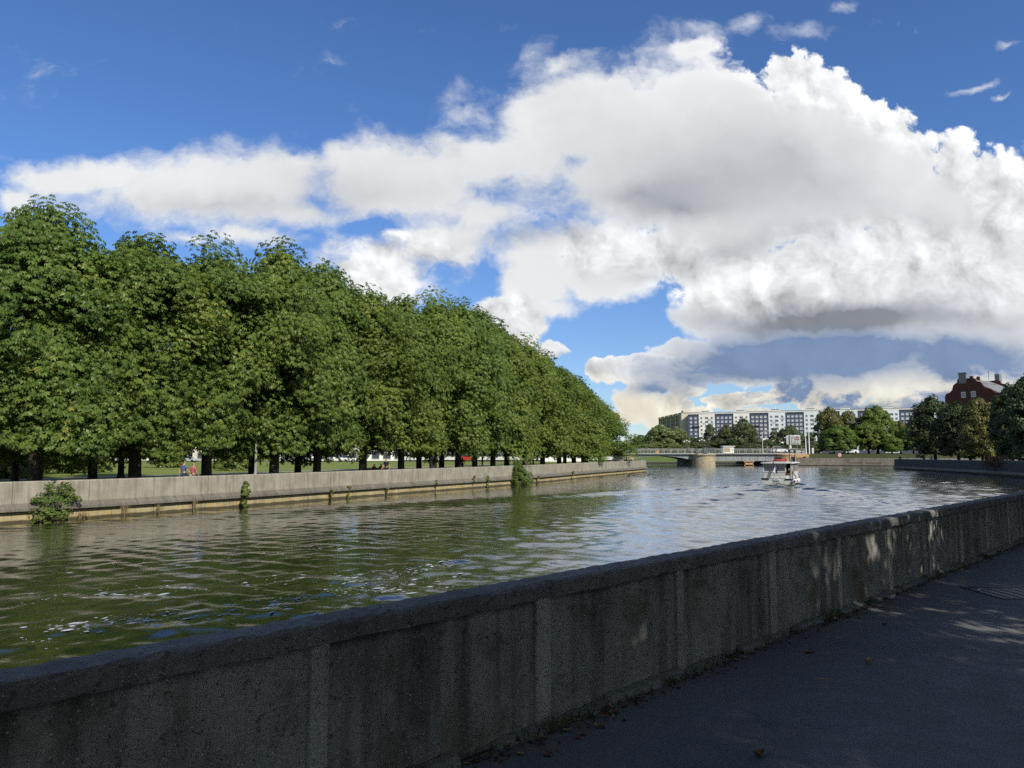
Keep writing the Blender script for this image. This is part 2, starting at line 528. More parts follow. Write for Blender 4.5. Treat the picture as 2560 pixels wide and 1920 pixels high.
def concrete(name, base, dark, streak=0.6, pebble=0.0, stain=None, joints=0.0, bump=0.004, uvs=True, damp=None, streak_v=(0.0, 3.0), grain=60.0, moss=0.0, edge=0.0):
    """weathered cast concrete; UV u runs along the wall and v down it, in metres"""
    m, T, b = new_mat(name)
    tc = T.node('ShaderNodeTexCoord')
    uv = tc.outputs['UV'] if uvs else tc.outputs['Object']
    ob = tc.outputs['Object']
    big = T.noise(ob, 1.1, 6, 0.6)
    fine = T.noise(ob, grain, 4, 0.7)
    col = T.mix(T.ramp(big, 0.32, 0.68), base, tuple(c * 0.72 for c in base))
    col = T.mix(T.ramp(fine, 0.35, 0.7, 0.0, 0.5), col, tuple(c * 0.55 for c in base))
    h = T.math('MULTIPLY', fine, 0.6)
    # rain streaks that run down the face
    st = T.noise(T.vmath('MULTIPLY', uv, (5.0, 0.35, 1)), 1.0, 6, 0.65)
    st2 = T.noise(T.vmath('MULTIPLY', uv, (1.1, 0.5, 1)), 1.0, 4, 0.6)
    sf = T.math('MULTIPLY', T.ramp(T.math('ADD', T.math('MULTIPLY', st, 0.65), T.math('MULTIPLY', st2, 0.35)), 0.44, 0.62), streak)
    col = T.mix(sf, col, dark)
    if stain:
        s1 = T.ramp(T.noise(T.vmath('MULTIPLY', uv, (1.4, 1.0, 1)), 1.0, 5, 0.6, dist=0.6), 0.52, 0.66, 0, 0.75)
        col = T.mix(s1, col, stain)
    if moss:
        mo = T.math('MULTIPLY', T.ramp(T.noise(ob, 2.6, 6, 0.65), 0.5, 0.68), moss)
        col = T.mix(mo, col, (0.035, 0.04, 0.018))
    if pebble:
        pv = T.voro(ob, 62.0, 'F1', out='Distance')
        pc = T.voro(ob, 62.0, 'F1', out='Color')
        sepc = T.node('ShaderNodeSeparateColor'); T.l.new(pc, sepc.inputs[0])
        is_p = T.math('MULTIPLY', T.ramp(pv, 0.42, 0.30), T.ramp(sepc.outputs[0], 0.70, 0.74, 0, 1))
        pcol = T.mix(sepc.outputs[1], tuple(c * 0.35 for c in base), tuple(min(1, c * 1.5) for c in base))
        col = T.mix(T.math('MULTIPLY', is_p, pebble), col, pcol)
        h = T.math('ADD', h, T.math('MULTIPLY', is_p, 0.5))
        pit = T.ramp(T.noise(ob, 24.0, 5, 0.6), 0.60, 0.72)
        col = T.mix(T.math('MULTIPLY', pit, 0.55), col, dark)
        h = T.math('SUBTRACT', h, T.math('MULTIPLY', pit, 0.9))
    if edge:  # shadow line under the coping, painted into the face colour
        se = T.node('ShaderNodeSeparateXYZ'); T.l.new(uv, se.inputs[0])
        shade_v = T.math('ADD', se.outputs[1], T.math('MULTIPLY', T.math('SUBTRACT', st, 0.5), 0.09))
        col = T.mix(T.ramp(shade_v, edge - 0.03, edge + 0.02, 0, 0.9), col, tuple(c * 0.7 for c in dark))
    if joints:
        sp = T.node('ShaderNodeSeparateXYZ'); T.l.new(uv, sp.inputs[0])
        fr = T.math('ABSOLUTE', T.math('SUBTRACT', T.math('FRACT', T.math('DIVIDE', sp.outputs[0], joints)), 0.5))
        jl = T.ramp(fr, 0.4955, 0.4985, 0, 1)
        col = T.mix(T.math('MULTIPLY', jl, 0.9), col, dark)
        h = T.math('SUBTRACT', h, T.math('MULTIPLY', jl, 2.0))
    if damp is not None:
        sz = T.node('ShaderNodeSeparateXYZ'); T.l.new(ob, sz.inputs[0])
        wob = T.math('MULTIPLY_ADD', T.noise(ob, 1.2, 3, 0.5), 0.16, damp - 0.08)
        col = T.mix(T.ramp(T.math('SUBTRACT', sz.outputs[2], wob), 0.06, -0.02, 0, 0.85), col, (0.022, 0.022, 0.014))
    T.put(b.inputs['Base Color'], col)
    b.inputs['Roughness'].default_value = 0.9
    b.inputs['Specular IOR Level'].default_value = 0.25
    bn = T.node('ShaderNodeBump')
    bn.inputs['Strength'].default_value = 1.0
    bn.inputs['Distance'].default_value = bump
    T.put(bn.inputs['Height'], h)
    T.put(b.inputs['Normal'], bn.outputs[0])
    return m


def leaf_mat(name, deep, light, warm, warm_amt=0.25, trans=0.30, rough=0.42, spec=0.5):
    """leaves: the point attribute 'tint' (0..1) picks the shade of each leaf, the tree's own random number shifts it"""
    m, T, b = new_mat(name)
    at = T.node('ShaderNodeAttribute', attribute_name='tint')
    oi = T.node('ShaderNodeObjectInfo')
    t = at.outputs['Fac']
    col = T.mix(T.ramp(t, 0.0, 0.85, smooth=False), deep, light)
    col = T.mix(T.ramp(t, 0.86, 0.97, 0, warm_amt), col, warm)
    col = T.mix(T.math('MULTIPLY', oi.outputs['Random'], 0.40), col, T.vmath('MULTIPLY', col, (1.35, 1.05, 0.80)))
    T.put(b.inputs['Base Color'], col)
    b.inputs['Roughness'].default_value = rough
    b.inputs['Specular IOR Level'].default_value = spec
    tr = T.node('ShaderNodeBsdfTranslucent')
    T.put(tr.inputs['Color'], T.vmath('MULTIPLY', col, (1.25, 1.35, 0.7)))
    mx = T.node('ShaderNodeMixShader')
    mx.inputs[0].default_value = trans
    T.l.new(b.outputs[0], mx.inputs[1]); T.l.new(tr.outputs[0], mx.inputs[2])
    outn = [n for n in m.node_tree.nodes if n.type == 'OUTPUT_MATERIAL'][0]
    T.l.new(mx.outputs[0], outn.inputs[0])
    return m


M = {}
M['leaf_chestnut'] = leaf_mat('leaf_chestnut', (0.046, 0.096, 0.018), (0.170, 0.246, 0.052), (0.30, 0.29, 0.06), 0.75, trans=0.34, spec=0.28)
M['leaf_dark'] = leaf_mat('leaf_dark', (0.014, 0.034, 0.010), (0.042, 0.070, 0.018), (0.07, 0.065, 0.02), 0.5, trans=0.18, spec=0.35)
M['leaf_yellow'] = leaf_mat('leaf_yellow', (0.05, 0.068, 0.014), (0.16, 0.15, 0.028), (0.25, 0.19, 0.03), 0.8)
M['leaf_autumn'] = leaf_mat('leaf_autumn', (0.05, 0.065, 0.016), (0.12, 0.135, 0.032), (0.17, 0.12, 0.03), 0.8)
M['leaf_willow'] = leaf_mat('leaf_willow', (0.09, 0.13, 0.045), (0.20, 0.25, 0.095), (0.2, 0.2, 0.08), 0.5)
M['leaf_far'] = leaf_mat('leaf_far', (0.045, 0.072, 0.03), (0.11, 0.145, 0.055), (0.14, 0.13, 0.05), 0.5)
M['leaf_bush'] = leaf_mat('leaf_bush', (0.05, 0.09, 0.016), (0.16, 0.22, 0.04), (0.24, 0.24, 0.05), 0.6)
M['leaf_red'] = leaf_mat('leaf_red', (0.06, 0.035, 0.015), (0.12, 0.055, 0.025), (0.15, 0.07, 0.03), 0.6)
M['straw'] = plain('straw', (0.22, 0.18, 0.08), 0.8, var=0.3)
M['bark'] = plain('bark', (0.055, 0.045, 0.036), 0.9, var=0.4, scale=5, bump=0.03)
M['bark_dark'] = plain('bark_dark', (0.03, 0.026, 0.022), 0.9, var=0.4, scale=5, bump=0.03)
M['near_face'] = concrete('near_face', (0.33, 0.33, 0.32), (0.065, 0.068, 0.072), 0.80, pebble=0.75, stain=(0.13, 0.105, 0.06), bump=0.006, moss=0.5, edge=0.945)  # edge sets the height of the painted shadow below the coping
M['near_strip'] = concrete('near_strip', (0.43, 0.43, 0.42), (0.11, 0.115, 0.116), 0.6, pebble=0.7, bump=0.006, uvs=False)
M['near_cap'] = concrete('near_cap', (0.215, 0.215, 0.22), (0.06, 0.063, 0.07), 0.55, pebble=1.0, bump=0.009, grain=45, moss=0.25)
M['plinth'] = concrete('plinth', (0.26, 0.27, 0.25), (0.06, 0.07, 0.05), 0.6, pebble=0.6, bump=0.008, moss=0.8)
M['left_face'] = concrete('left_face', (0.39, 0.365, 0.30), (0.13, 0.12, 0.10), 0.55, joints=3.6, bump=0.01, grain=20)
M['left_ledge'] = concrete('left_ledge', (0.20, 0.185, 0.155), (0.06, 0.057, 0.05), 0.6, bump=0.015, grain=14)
M['left_foot'] = concrete('left_foot', (0.50, 0.42, 0.24), (0.12, 0.10, 0.06), 0.45, stain=(0.42, 0.28, 0.07), joints=2.4, bump=0.012, damp=0.14, grain=14)
M['quay_face'] = concrete('quay_face', (0.25, 0.235, 0.20), (0.07, 0.068, 0.06), 0.6, joints=4.0, bump=0.01, grain=14, damp=0.2)
M['stone'] = concrete('stone', (0.46, 0.41, 0.29), (0.16, 0.14, 0.09), 0.55, stain=(0.40, 0.30, 0.14), uvs=False, bump=0.02, grain=8)
M['steel_grey'] = plain('steel_grey', (0.24, 0.26, 0.27), 0.5, var=0.12, scale=0.8)
M['rail_grey'] = plain('rail_grey', (0.30, 0.31, 0.30), 0.5)
M['rust'] = plain('rust', (0.12, 0.05, 0.03), 0.8, var=0.3)
M['white'] = plain('white', (0.66, 0.67, 0.67), 0.4, var=0.05)
M['offwhite'] = plain('offwhite', (0.55, 0.56, 0.54), 0.5, var=0.06)
M['dark_metal'] = plain('dark_metal', (0.025, 0.027, 0.03), 0.5)
M['mid_metal'] = plain('mid_metal', (0.22, 0.23, 0.24), 0.45, metal=0.3)
M['black'] = plain('black', (0.012, 0.012, 0.014), 0.5)
M['rubber'] = plain('rubber', (0.015, 0.015, 0.016), 0.85)
M['red'] = plain('red', (0.35, 0.04, 0.035), 0.5)
M['orange_brick'] = plain('orange_brick', (0.44, 0.28, 0.14), 0.85, var=0.25, scale=3)
M['brick_red'] = plain('brick_red', (0.085, 0.030, 0.024), 0.9, var=0.25, scale=3)
M['roof_grey'] = plain('roof_grey', (0.19, 0.20, 0.21), 0.7, var=0.15, scale=1.5)
M['skin'] = plain('skin', (0.45, 0.26, 0.18), 0.6, var=0.06)
M['hair'] = plain('hair', (0.035, 0.025, 0.018), 0.7)
M['cloth_blue'] = plain('cloth_blue', (0.10, 0.125, 0.24), 0.9)
M['cloth_pink'] = plain('cloth_pink', (0.42, 0.12, 0.13), 0.9)
M['cloth_navy'] = plain('cloth_navy', (0.016, 0.018, 0.03), 0.9)
M['cloth_white'] = plain('cloth_white', (0.6, 0.6, 0.58), 0.9)
M['cloth_jean'] = plain('cloth_jean', (0.05, 0.065, 0.11), 0.9)
M['cloth_dark'] = plain('cloth_dark', (0.02, 0.02, 0.022), 0.9)
M['cloth_beige'] = plain('cloth_beige', (0.33, 0.28, 0.2), 0.9)


def glass_mat(name, col, rough=0.05):
    m, T, b = new_mat(name)
    b.inputs['Base Color'].default_value = (*col, 1)
    b.inputs['Roughness'].default_value = rough
    b.inputs['Specular IOR Level'].default_value = 0.9
    return m


M['glass_dark'] = glass_mat('glass_dark', (0.02, 0.025, 0.03))
M['glass_house'] = glass_mat('glass_house', (0.05, 0.06, 0.075), 0.15)


def asphalt_mat():
    m, T, b = new_mat('asphalt')
    tc = T.node('ShaderNodeTexCoord'); ob = tc.outputs['Object']
    big = T.noise(ob, 0.55, 5, 0.6)
    mid = T.noise(ob, 3.1, 5, 0.6)
    col = T.mix(T.ramp(big, 0.35, 0.65), (0.165, 0.168, 0.176), (0.120, 0.124, 0.133))
    col = T.mix(T.ramp(mid, 0.48, 0.68, 0, 0.5), col, (0.19, 0.18, 0.168))
    gv = T.voro(ob, 150.0, 'F1', out='Color')
    sp = T.node('ShaderNodeSeparateColor'); T.l.new(gv, sp.inputs[0])
    col = T.mix(T.ramp(sp.outputs[0], 0.62, 0.95, 0, 0.42), col, (0.15, 0.15, 0.155))
    col = T.mix(T.ramp(sp.outputs[1], 0.6, 0.95, 0, 0.45), col, (0.02, 0.021, 0.024))
    # hairline cracks and long scuffs
    wv = T.vmath('ADD', ob, T.vmath('SCALE', T.vmath('SUBTRACT', T.noise(ob, 0.9, 4, 0.6, col=True), (0.5, 0.5, 0.5)), scale=0.9))
    ck = T.voro(wv, 0.42, 'DISTANCE_TO_EDGE', out='Distance')
    crack = T.math('MULTIPLY', T.ramp(ck, 0.010, 0.002), T.ramp(T.noise(ob, 0.7, 2, 0.5), 0.46, 0.56))
    col = T.mix(T.math('MULTIPLY', crack, 0.6), col, (0.15, 0.145, 0.135))
    scuff = T.ramp(T.noise(T.mapping(ob, rot=(0, 0, R(38)), scale=(0.7, 9, 1)), 1.0, 5, 0.6), 0.57, 0.70, 0, 0.45)
    col = T.mix(scuff, col, (0.12, 0.118, 0.115))
    T.put(b.inputs['Base Color'], col)
    T.put(b.inputs['Roughness'], T.ramp(mid, 0.3, 0.7, 0.72, 0.92))
    b.inputs['Specular IOR Level'].default_value = 0.3
    bn = T.node('ShaderNodeBump')
    bn.inputs['Strength'].default_value = 0.8; bn.inputs['Distance'].default_value = 0.003
    T.put(bn.inputs['Height'], T.math('SUBTRACT', T.math('ADD', sp.outputs[0], T.noise(ob, 30, 4, 0.6)), T.math('MULTIPLY', crack, 1.5)))
    T.put(b.inputs['Normal'], bn.outputs[0])
    return m


def lawn_mat(name, a, b_, dry, fine=7.0):
    m, T, b = new_mat(name)
    tc = T.node('ShaderNodeTexCoord'); ob = tc.outputs['Object']
    col = T.mix(T.ramp(T.noise(ob, 0.16, 5, 0.6), 0.35, 0.65), a, b_)
    col = T.mix(T.ramp(T.noise(ob, 0.5, 6, 0.65), 0.5, 0.75, 0, 0.6), col, dry)
    col = T.mix(T.ramp(T.noise(ob, fine, 4, 0.7), 0.35, 0.7, 0, 0.5), col, T.vmath('SCALE', col, scale=0.5))
    T.put(b.inputs['Base Color'], col)
    b.inputs['Roughness'].default_value = 0.9
    b.inputs['Specular IOR Level'].default_value = 0.2
    bn = T.node('ShaderNodeBump'); bn.inputs['Distance'].default_value = 0.05
    T.put(bn.inputs['Height'], T.noise(ob, fine * 2, 4, 0.7)); T.put(b.inputs['Normal'], bn.outputs[0])
    return m


def water_mat():
    m, T, b = new_mat('river_water')
    tc = T.node('ShaderNodeTexCoord'); ob = tc.outputs['Object']
    murk = T.noise(ob, 0.13, 4, 0.6)
    T.put(b.inputs['Base Color'], T.mix(T.ramp(murk, 0.35, 0.65), (0.014, 0.017, 0.006), (0.022, 0.023, 0.009)))
    b.inputs['Roughness'].default_value = 0.06
    b.inputs['IOR'].default_value = 1.333
    b.inputs['Specular IOR Level'].default_value = 0.5
    wa = T.vmath('ADD', ob, T.vmath('SCALE', T.noise(ob, 0.35, 2, 0.5, col=True), scale=2.0))
    n1 = T.noise(T.mapping(wa, rot=(0, 0, R(25)), scale=(1.0, 1.9, 1)), 1.5, 5, 0.62)
    n2 = T.noise(T.mapping(wa, rot=(0, 0, R(-20)), scale=(1.2, 2.0, 1)), 5.0, 4, 0.6)
    gust = T.ramp(T.noise(ob, 0.06, 3, 0.5), 0.35, 0.65, 0.55, 1.15)
    sp = T.node('ShaderNodeSeparateXYZ'); T.l.new(ob, sp.inputs[0])
    side = T.math('SUBTRACT', sp.outputs[0], T.math('MULTIPLY_ADD', sp.outputs[1], 0.47, -38.0))
    opn = T.ramp(T.math('ADD', side, T.math('MULTIPLY', T.noise(ob, 0.09, 3, 0.5), 16.0)), 14.0, 36.0)
    n3 = T.noise(T.mapping(wa, rot=(0, 0, R(10)), scale=(1.0, 1.4, 1)), 3.4, 4, 0.6)
    n1 = T.math('ADD', n1, T.math('MULTIPLY', n3, T.math('MULTIPLY', opn, 0.75)))
    h = T.math('MULTIPLY', T.math('ADD', n1, T.math('MULTIPLY', n2, 0.28)), T.math('MULTIPLY', gust, T.math('MULTIPLY_ADD', opn, 0.25, 0.75)))
    bn = T.node('ShaderNodeBump')
    bn.inputs['Strength'].default_value = 1.0; bn.inputs['Distance'].default_value = 0.013
    T.put(bn.inputs['Height'], h); T.put(b.inputs['Normal'], bn.outputs[0])
    b.inputs['Specular IOR Level'].default_value = 0.0
    fr = T.node('ShaderNodeFresnel'); fr.inputs['IOR'].default_value = 1.333
    T.l.new(bn.outputs[0], fr.inputs['Normal'])
    gl = T.node('ShaderNodeBsdfGlossy'); gl.inputs['Roughness'].default_value = 0.11
    gl.inputs['Color'].default_value = (0.97, 0.985, 1.0, 1)
    T.l.new(bn.outputs[0], gl.inputs['Normal'])
    mx = T.node('ShaderNodeMixShader')
    T.put(mx.inputs[0], T.math('MULTIPLY', T.math('POWER', fr.outputs[0], 0.75), 1.36, clamp=True))
    T.l.new(b.outputs[0], mx.inputs[1]); T.l.new(gl.outputs[0], mx.inputs[2])
    outn = [n for n in m.node_tree.nodes if n.type == 'OUTPUT_MATERIAL'][0]
    T.l.new(mx.outputs[0], outn.inputs[0])
    return m


M['asphalt'] = asphalt_mat()
M['lawn'] = lawn_mat('lawn', (0.15, 0.20, 0.035), (0.20, 0.24, 0.05), (0.25, 0.24, 0.08))
M['bank_grass'] = lawn_mat('bank_grass', (0.10, 0.15, 0.03), (0.13, 0.18, 0.04), (0.18, 0.18, 0.06), 2.5)
M['verge'] = lawn_mat('verge', (0.045, 0.06, 0.02), (0.065, 0.075, 0.028), (0.09, 0.08, 0.045))
M['earth'] = lawn_mat('earth', (0.07, 0.075, 0.03), (0.10, 0.09, 0.045), (0.12, 0.10, 0.06))
M['path_grey'] = plain('path_grey', (0.23, 0.22, 0.20), 0.9, var=0.15, scale=1.0)
M['road'] = plain('road', (0.07, 0.07, 0.072), 0.85, var=0.15, scale=0.8)
M['foam'] = plain('foam', (0.42, 0.46, 0.52), 0.7, var=0.1)
M['water'] = water_mat()

# ------------------------------------------------------------------ foliage
def mesh_np(name, verts, quads, mat, attr=None, attr_name='tint', mat_idx=None):
    me = bpy.data.meshes.new(name)
    nv, nf = len(verts), len(quads)
    k = quads.shape[1]
    me.vertices.add(nv); me.loops.add(nf * k); me.polygons.add(nf)
    me.vertices.foreach_set('co', np.ascontiguousarray(verts, dtype=np.float32).ravel())
    me.loops.foreach_set('vertex_index', np.ascontiguousarray(quads, dtype=np.int32).ravel())
    me.polygons.foreach_set('loop_start', np.arange(0, nf * k, k, dtype=np.int32))
    me.polygons.foreach_set('loop_total', np.full(nf, k, dtype=np.int32))
    for mt in (mat if isinstance(mat, (list, tuple)) else [mat]):
        me.materials.append(mt)
    if attr is not None:
        a = me.attributes.new(attr_name, 'FLOAT', 'POINT')
        a.data.foreach_set('value', np.ascontiguousarray(attr, dtype=np.float32))
    me.update(calc_edges=True)
    return me


def unit(a):
    return a / np.maximum(np.linalg.norm(a, axis=-1, keepdims=True), 1e-9)


def leaf_mesh(name, pos, nrm, axis, size, tint, mat, angles=(-110, -66, -22, 22, 66, 110), lens=(.72, .92, 1, 1, .92, .72), width=0.2, droop=0.6):
    n = unit(nrm)
    a = unit(axis - n * np.sum(axis * n, -1, keepdims=True))
    b = np.cross(n, a)
    ph = np.radians(np.array(angles)); ln = np.array(lens)
    l = np.cos(ph)[None, :, None] * a[:, None] + np.sin(ph)[None, :, None] * b[:, None]
    nn = n[:, None]
    s = (size[:, None] * ln[None])[..., None]
    p = pos[:, None]
    perp = np.cross(np.broadcast_to(nn, l.shape), l)
    tip = p + s * (l * math.cos(droop) - nn * math.sin(droop))
    mid = p + s * 0.6 * (l * math.cos(droop * .45) - nn * math.sin(droop * .45))
    w = s * width
    V = np.stack([p + s * 0.08 * l, mid + perp * w, tip, mid - perp * w], axis=2).reshape(-1, 3)
    Q = np.arange(len(V)).reshape(-1, 4)
    T = np.repeat(tint, 4 * len(angles))
    return mesh_np(name, V, Q, mat, T)


CHESTNUT = ([0, .12, .3, .5, .68, .82, .93, 1.0], [.80, .95, 1.0, .97, .86, .68, .42, .12])
ROUND = ([0, .15, .35, .6, .8, .93, 1.0], [.55, .85, 1.0, .92, .70, .40, .1])
TALL = ([0, .15, .35, .6, .8, .93, 1.0], [.7, .95, 1.0, .85, .6, .35, .08])
WILLOW = ([0, .15, .4, .65, .85, 1.0], [.95, 1.0, .95, .85, .6, .15])


def crown(seed, Rr, z0, z1, n_clump, per, leaf, prof, clump=0.27, inner=0.2, flat=0.7, lump=0.18):
    """positions, directions and sizes of the leaves of a crown: domes of leaves carried at the limb ends"""
    g = np.random.default_rng(seed)
    ts = np.linspace(0.0, 1.0, 200)
    rad = np.interp(ts, prof[0], prof[1])
    wgt = rad * (z1 - z0) + 0.9 * Rr * np.abs(np.gradient(rad, ts)) * rad
    wgt[:12] += 0.5 * Rr
    cdf = np.cumsum(wgt); cdf /= cdf[-1]
    lob = g.uniform(0, 2 * np.pi, 3)
    cs, os_, rs, cl_t = [], [], [], []
    n_in = int(n_clump * inner)
    for i in range(n_clump + n_in):
        is_in = i >= n_clump
        q = (i + g.uniform(.1, .9)) / n_clump if not is_in else g.uniform(0.05, 0.9)
        t = float(np.interp(q, cdf, ts))
        ang = i * 2.39996 + g.normal(0, .25)
        lo = 1 + lump * (math.sin(2 * ang + lob[0] + 3 * t) + .7 * math.sin(3 * ang + lob[1] - 4 * t) + .5 * math.sin(5 * ang + lob[2] + 9 * t)) * .6
        r = np.interp(t, prof[0], prof[1]) * Rr * lo
        r *= g.uniform(.30, .62) if is_in else g.uniform(.80, 1.03)
        r = max(0, r - Rr * clump * .55)
        cs.append((r * math.cos(ang), r * math.sin(ang), z0 + (z1 - z0) * t + g.normal(0, .25) - Rr * clump * .35 * (t > .8)))
        o = np.array((math.cos(ang), math.sin(ang), 0.15 + 1.0 * max(0, t - .45)))
        os_.append(o / np.linalg.norm(o))
        rs.append(Rr * clump * g.uniform(.72, 1.25))
        cl_t.append(g.uniform(0, 1))
    cs, os_, rs, cl_t = map(np.array, (cs, os_, rs, cl_t))
    N = len(cs) * per
    idx = np.repeat(np.arange(len(cs)), per)
    d = unit(g.normal(0, 1, (N, 3)))
    o = os_[idx]
    pref = unit(o * .75 + np.array((0, 0, .75)))
    flip = np.sum(d * pref, -1) < -0.15
    d[flip] = d[flip] - 2 * np.sum(d[flip] * pref[flip], -1, keepdims=True) * pref[flip]
    r = rs[idx][:, None]
    pos = cs[idx] + d * np.array((1, 1, flat)) * r * (g.uniform(.08, 1, (N, 1)) ** .5)
    # drooping hem of each dome
    hor = np.linalg.norm(d[:, :2], axis=1)
    pos[:, 2] -= (hor ** 2) * rs[idx] * 0.22
    nrm = unit(.55 * d + .40 * o + np.array((0, 0, .50)) + g.normal(0, .30, (N, 3)))
    ax = unit(d * np.array((1, 1, .2)) + .45 * o + np.array((0, 0, -.25)) + g.normal(0, .35, (N, 3)))
    size = leaf * g.uniform(.7, 1.25, N)
    tint = np.clip(.45 * cl_t[idx] + .55 * g.uniform(0, 1, N), 0, 1)
    return pos, nrm, ax, size, tint, cs


def trunk_mesh(name, seed, h, r, cs, mat, n_limb=9, fork=0.32, lean=0.25):
    g = random.Random(seed)
    mb = MB()
    hf = h * fork
    bend = (g.uniform(-lean, lean), g.uniform(-lean, lean))
    pts = [(0, 0, -.15), (0, 0, .12), (bend[0] * .1, bend[1] * .1, .6), (bend[0] * .4, bend[1] * .4, hf * .55), (bend[0], bend[1], hf), (bend[0] * 1.6, bend[1] * 1.3, h * .55), (bend[0] * 1.2, bend[1], h * .86)]
    mb.tube(pts, [r * 1.55, r * 1.3, r * 1.04, r * .92, r * .85, r * .42, r * .08], 10)
    far = [c for c in cs]
    g.shuffle(far)
    for c in far[:n_limb]:
        zb = min(max(c[2] - h * .28, hf * .62), h * .6)
        a = Vector((bend[0], bend[1], zb)); e = Vector(c) * 1.0
        m1 = a.lerp(e, .35) + Vector((0, 0, -(e - a).length * .02))
        m2 = a.lerp(e, .7) + Vector((0, 0, (e - a).length * .05))
        rr = r * g.uniform(.28, .46)
        mb.tube([a, m1, m2, e], [rr, rr * .75, rr * .48, rr * .12], 6)
    o = mb.build(name, mat, fix=False, smooth=True)
    me = o.data
    bpy.data.objects.remove(o)
    return me


class TreeKind:
    def __init__(self, name, variants, mat, bark, h, prof, Rr, z0, n_clump, per, leaf, trunk_r, seed=1, angles=None, lens=None, width=.2, droop=.6, clump=.27, inner=.2, flat=.7, fork=.32, n_limb=9, lump=.18):
        self.name, self.h, self.mat, self.bark = name, h, mat, bark
        self.v = []
        for k in range(variants):
            pos, nrm, ax, size, tint, cs = crown(seed * 100 + k, Rr, z0, h, n_clump, per, leaf, prof, clump, inner, flat, lump)
            kw = dict(width=width, droop=droop)
            if angles: kw.update(angles=angles, lens=lens)
            cm = leaf_mesh('crown', pos, nrm, ax, size, tint, mat, **kw)
            tm = trunk_mesh('trunk', seed * 77 + k, h, trunk_r, cs, bark, fork=fork, n_limb=n_limb)
            self.v.append((cm, tm))

    def put(self, loc, h=None, rz=0.0, k=0, sxy=1.0, label='', cat='tree', group=None, name=None):
        cm, tm = self.v[k % len(self.v)]
        t = thing(name or self.name, label, cat, loc, rz, group)
        s = (h or self.h) / self.h
        t.scale = (s * sxy, s * sxy, s)
        link('crown', cm, t)
        link('trunk', tm, t)
        return t

# ------------------------------------------------------------------ the river, its banks and walls
def smooth_line(pts, step=1.5):
    """Catmull-Rom through plan points"""
    P = [Vector((p[0], p[1], 0)) for p in pts]
    P = [P[0] * 2 - P[1]] + P + [P[-1] * 2 - P[-2]]
    out = []
    for i in range(1, len(P) - 2):
        n = max(1, int((P[i + 1] - P[i]).length / step))
        for k in range(n):
            t = k / n
            a, b, c, d = P[i - 1], P[i], P[i + 1], P[i + 2]
            q = 0.5 * ((2 * b) + (c - a) * t + (2 * a - 5 * b + 4 * c - d) * t * t + (3 * b - a - 3 * c + d) * t ** 3)
            out.append((q.x, q.y))
    out.append((P[-2].x, P[-2].y))
    return out


def offset_line(line, off):
    out = []
    for i, p in enumerate(line):
        a = Vector(line[max(i - 1, 0)]); b = Vector(line[min(i + 1, len(line) - 1)])
        d = (b - a).normalized()
        out.append((p[0] + d.y * off, p[1] - d.x * off))
    return out


def cross_px(line, px):
    """where the plan polyline meets the vertical plane seen at photo column px"""
    d = ray(px, 1130)
    for a, b in zip(line[:-1], line[1:]):
        fa = a[0] * d.y - a[1] * d.x; fb = b[0] * d.y - b[1] * d.x
        if fa * fb <= 0 and fa != fb and max(a[1], b[1]) > 0:
            t = fa / (fa - fb)
            return Vector((a[0] + (b[0] - a[0]) * t, a[1] + (b[1] - a[1]) * t, 0)), Vector((b[0] - a[0], b[1] - a[1], 0)).normalized()
    return None, None


LEFT = smooth_line([(-95, -45), (-66, -16), (-44, 11), (-24.6, 36.2), (-18.3, 46), (-10.4, 60.5), (-3, 73.5), (3.4, 86), (10.4, 102), (18.8, 120), (23.6, 131)])
LEFT_END = [(23.6, 131), (21.0, 138), (22.5, 160), (25.5, 184), (26, 230)]
b0 = at_z(1150, 1911, 1.8); b1 = at_z(2552, 1356, 1.8)
RD = (b1 - b0).normalized()
RIGHT_NEAR = [b0 - RD * 60, b0 - RD * 30] + [b0 + RD * (-14 + 0.06 * k) for k in range(520)]
RIGHT_FAR = smooth_line([b0 + RD * 17.2, b0 + RD * 34, b0 + RD * 50 + Vector((-.3, .8, 0)), (53, 69, 0), (62.5, 85, 0), (68.8, 101, 0), (75.5, 130, 0), (79.3, 154, 0)])
RIGHT = [(p.x, p.y) for p in RIGHT_NEAR] + RIGHT_FAR[1:]
QUAY = [(71.5, 189.5), (82, 187), (92.5, 183), (112, 178)]


def right_dz(s):
    return -0.72 * min(1.0, max(0.0, (s - 115.0) / 150.0))


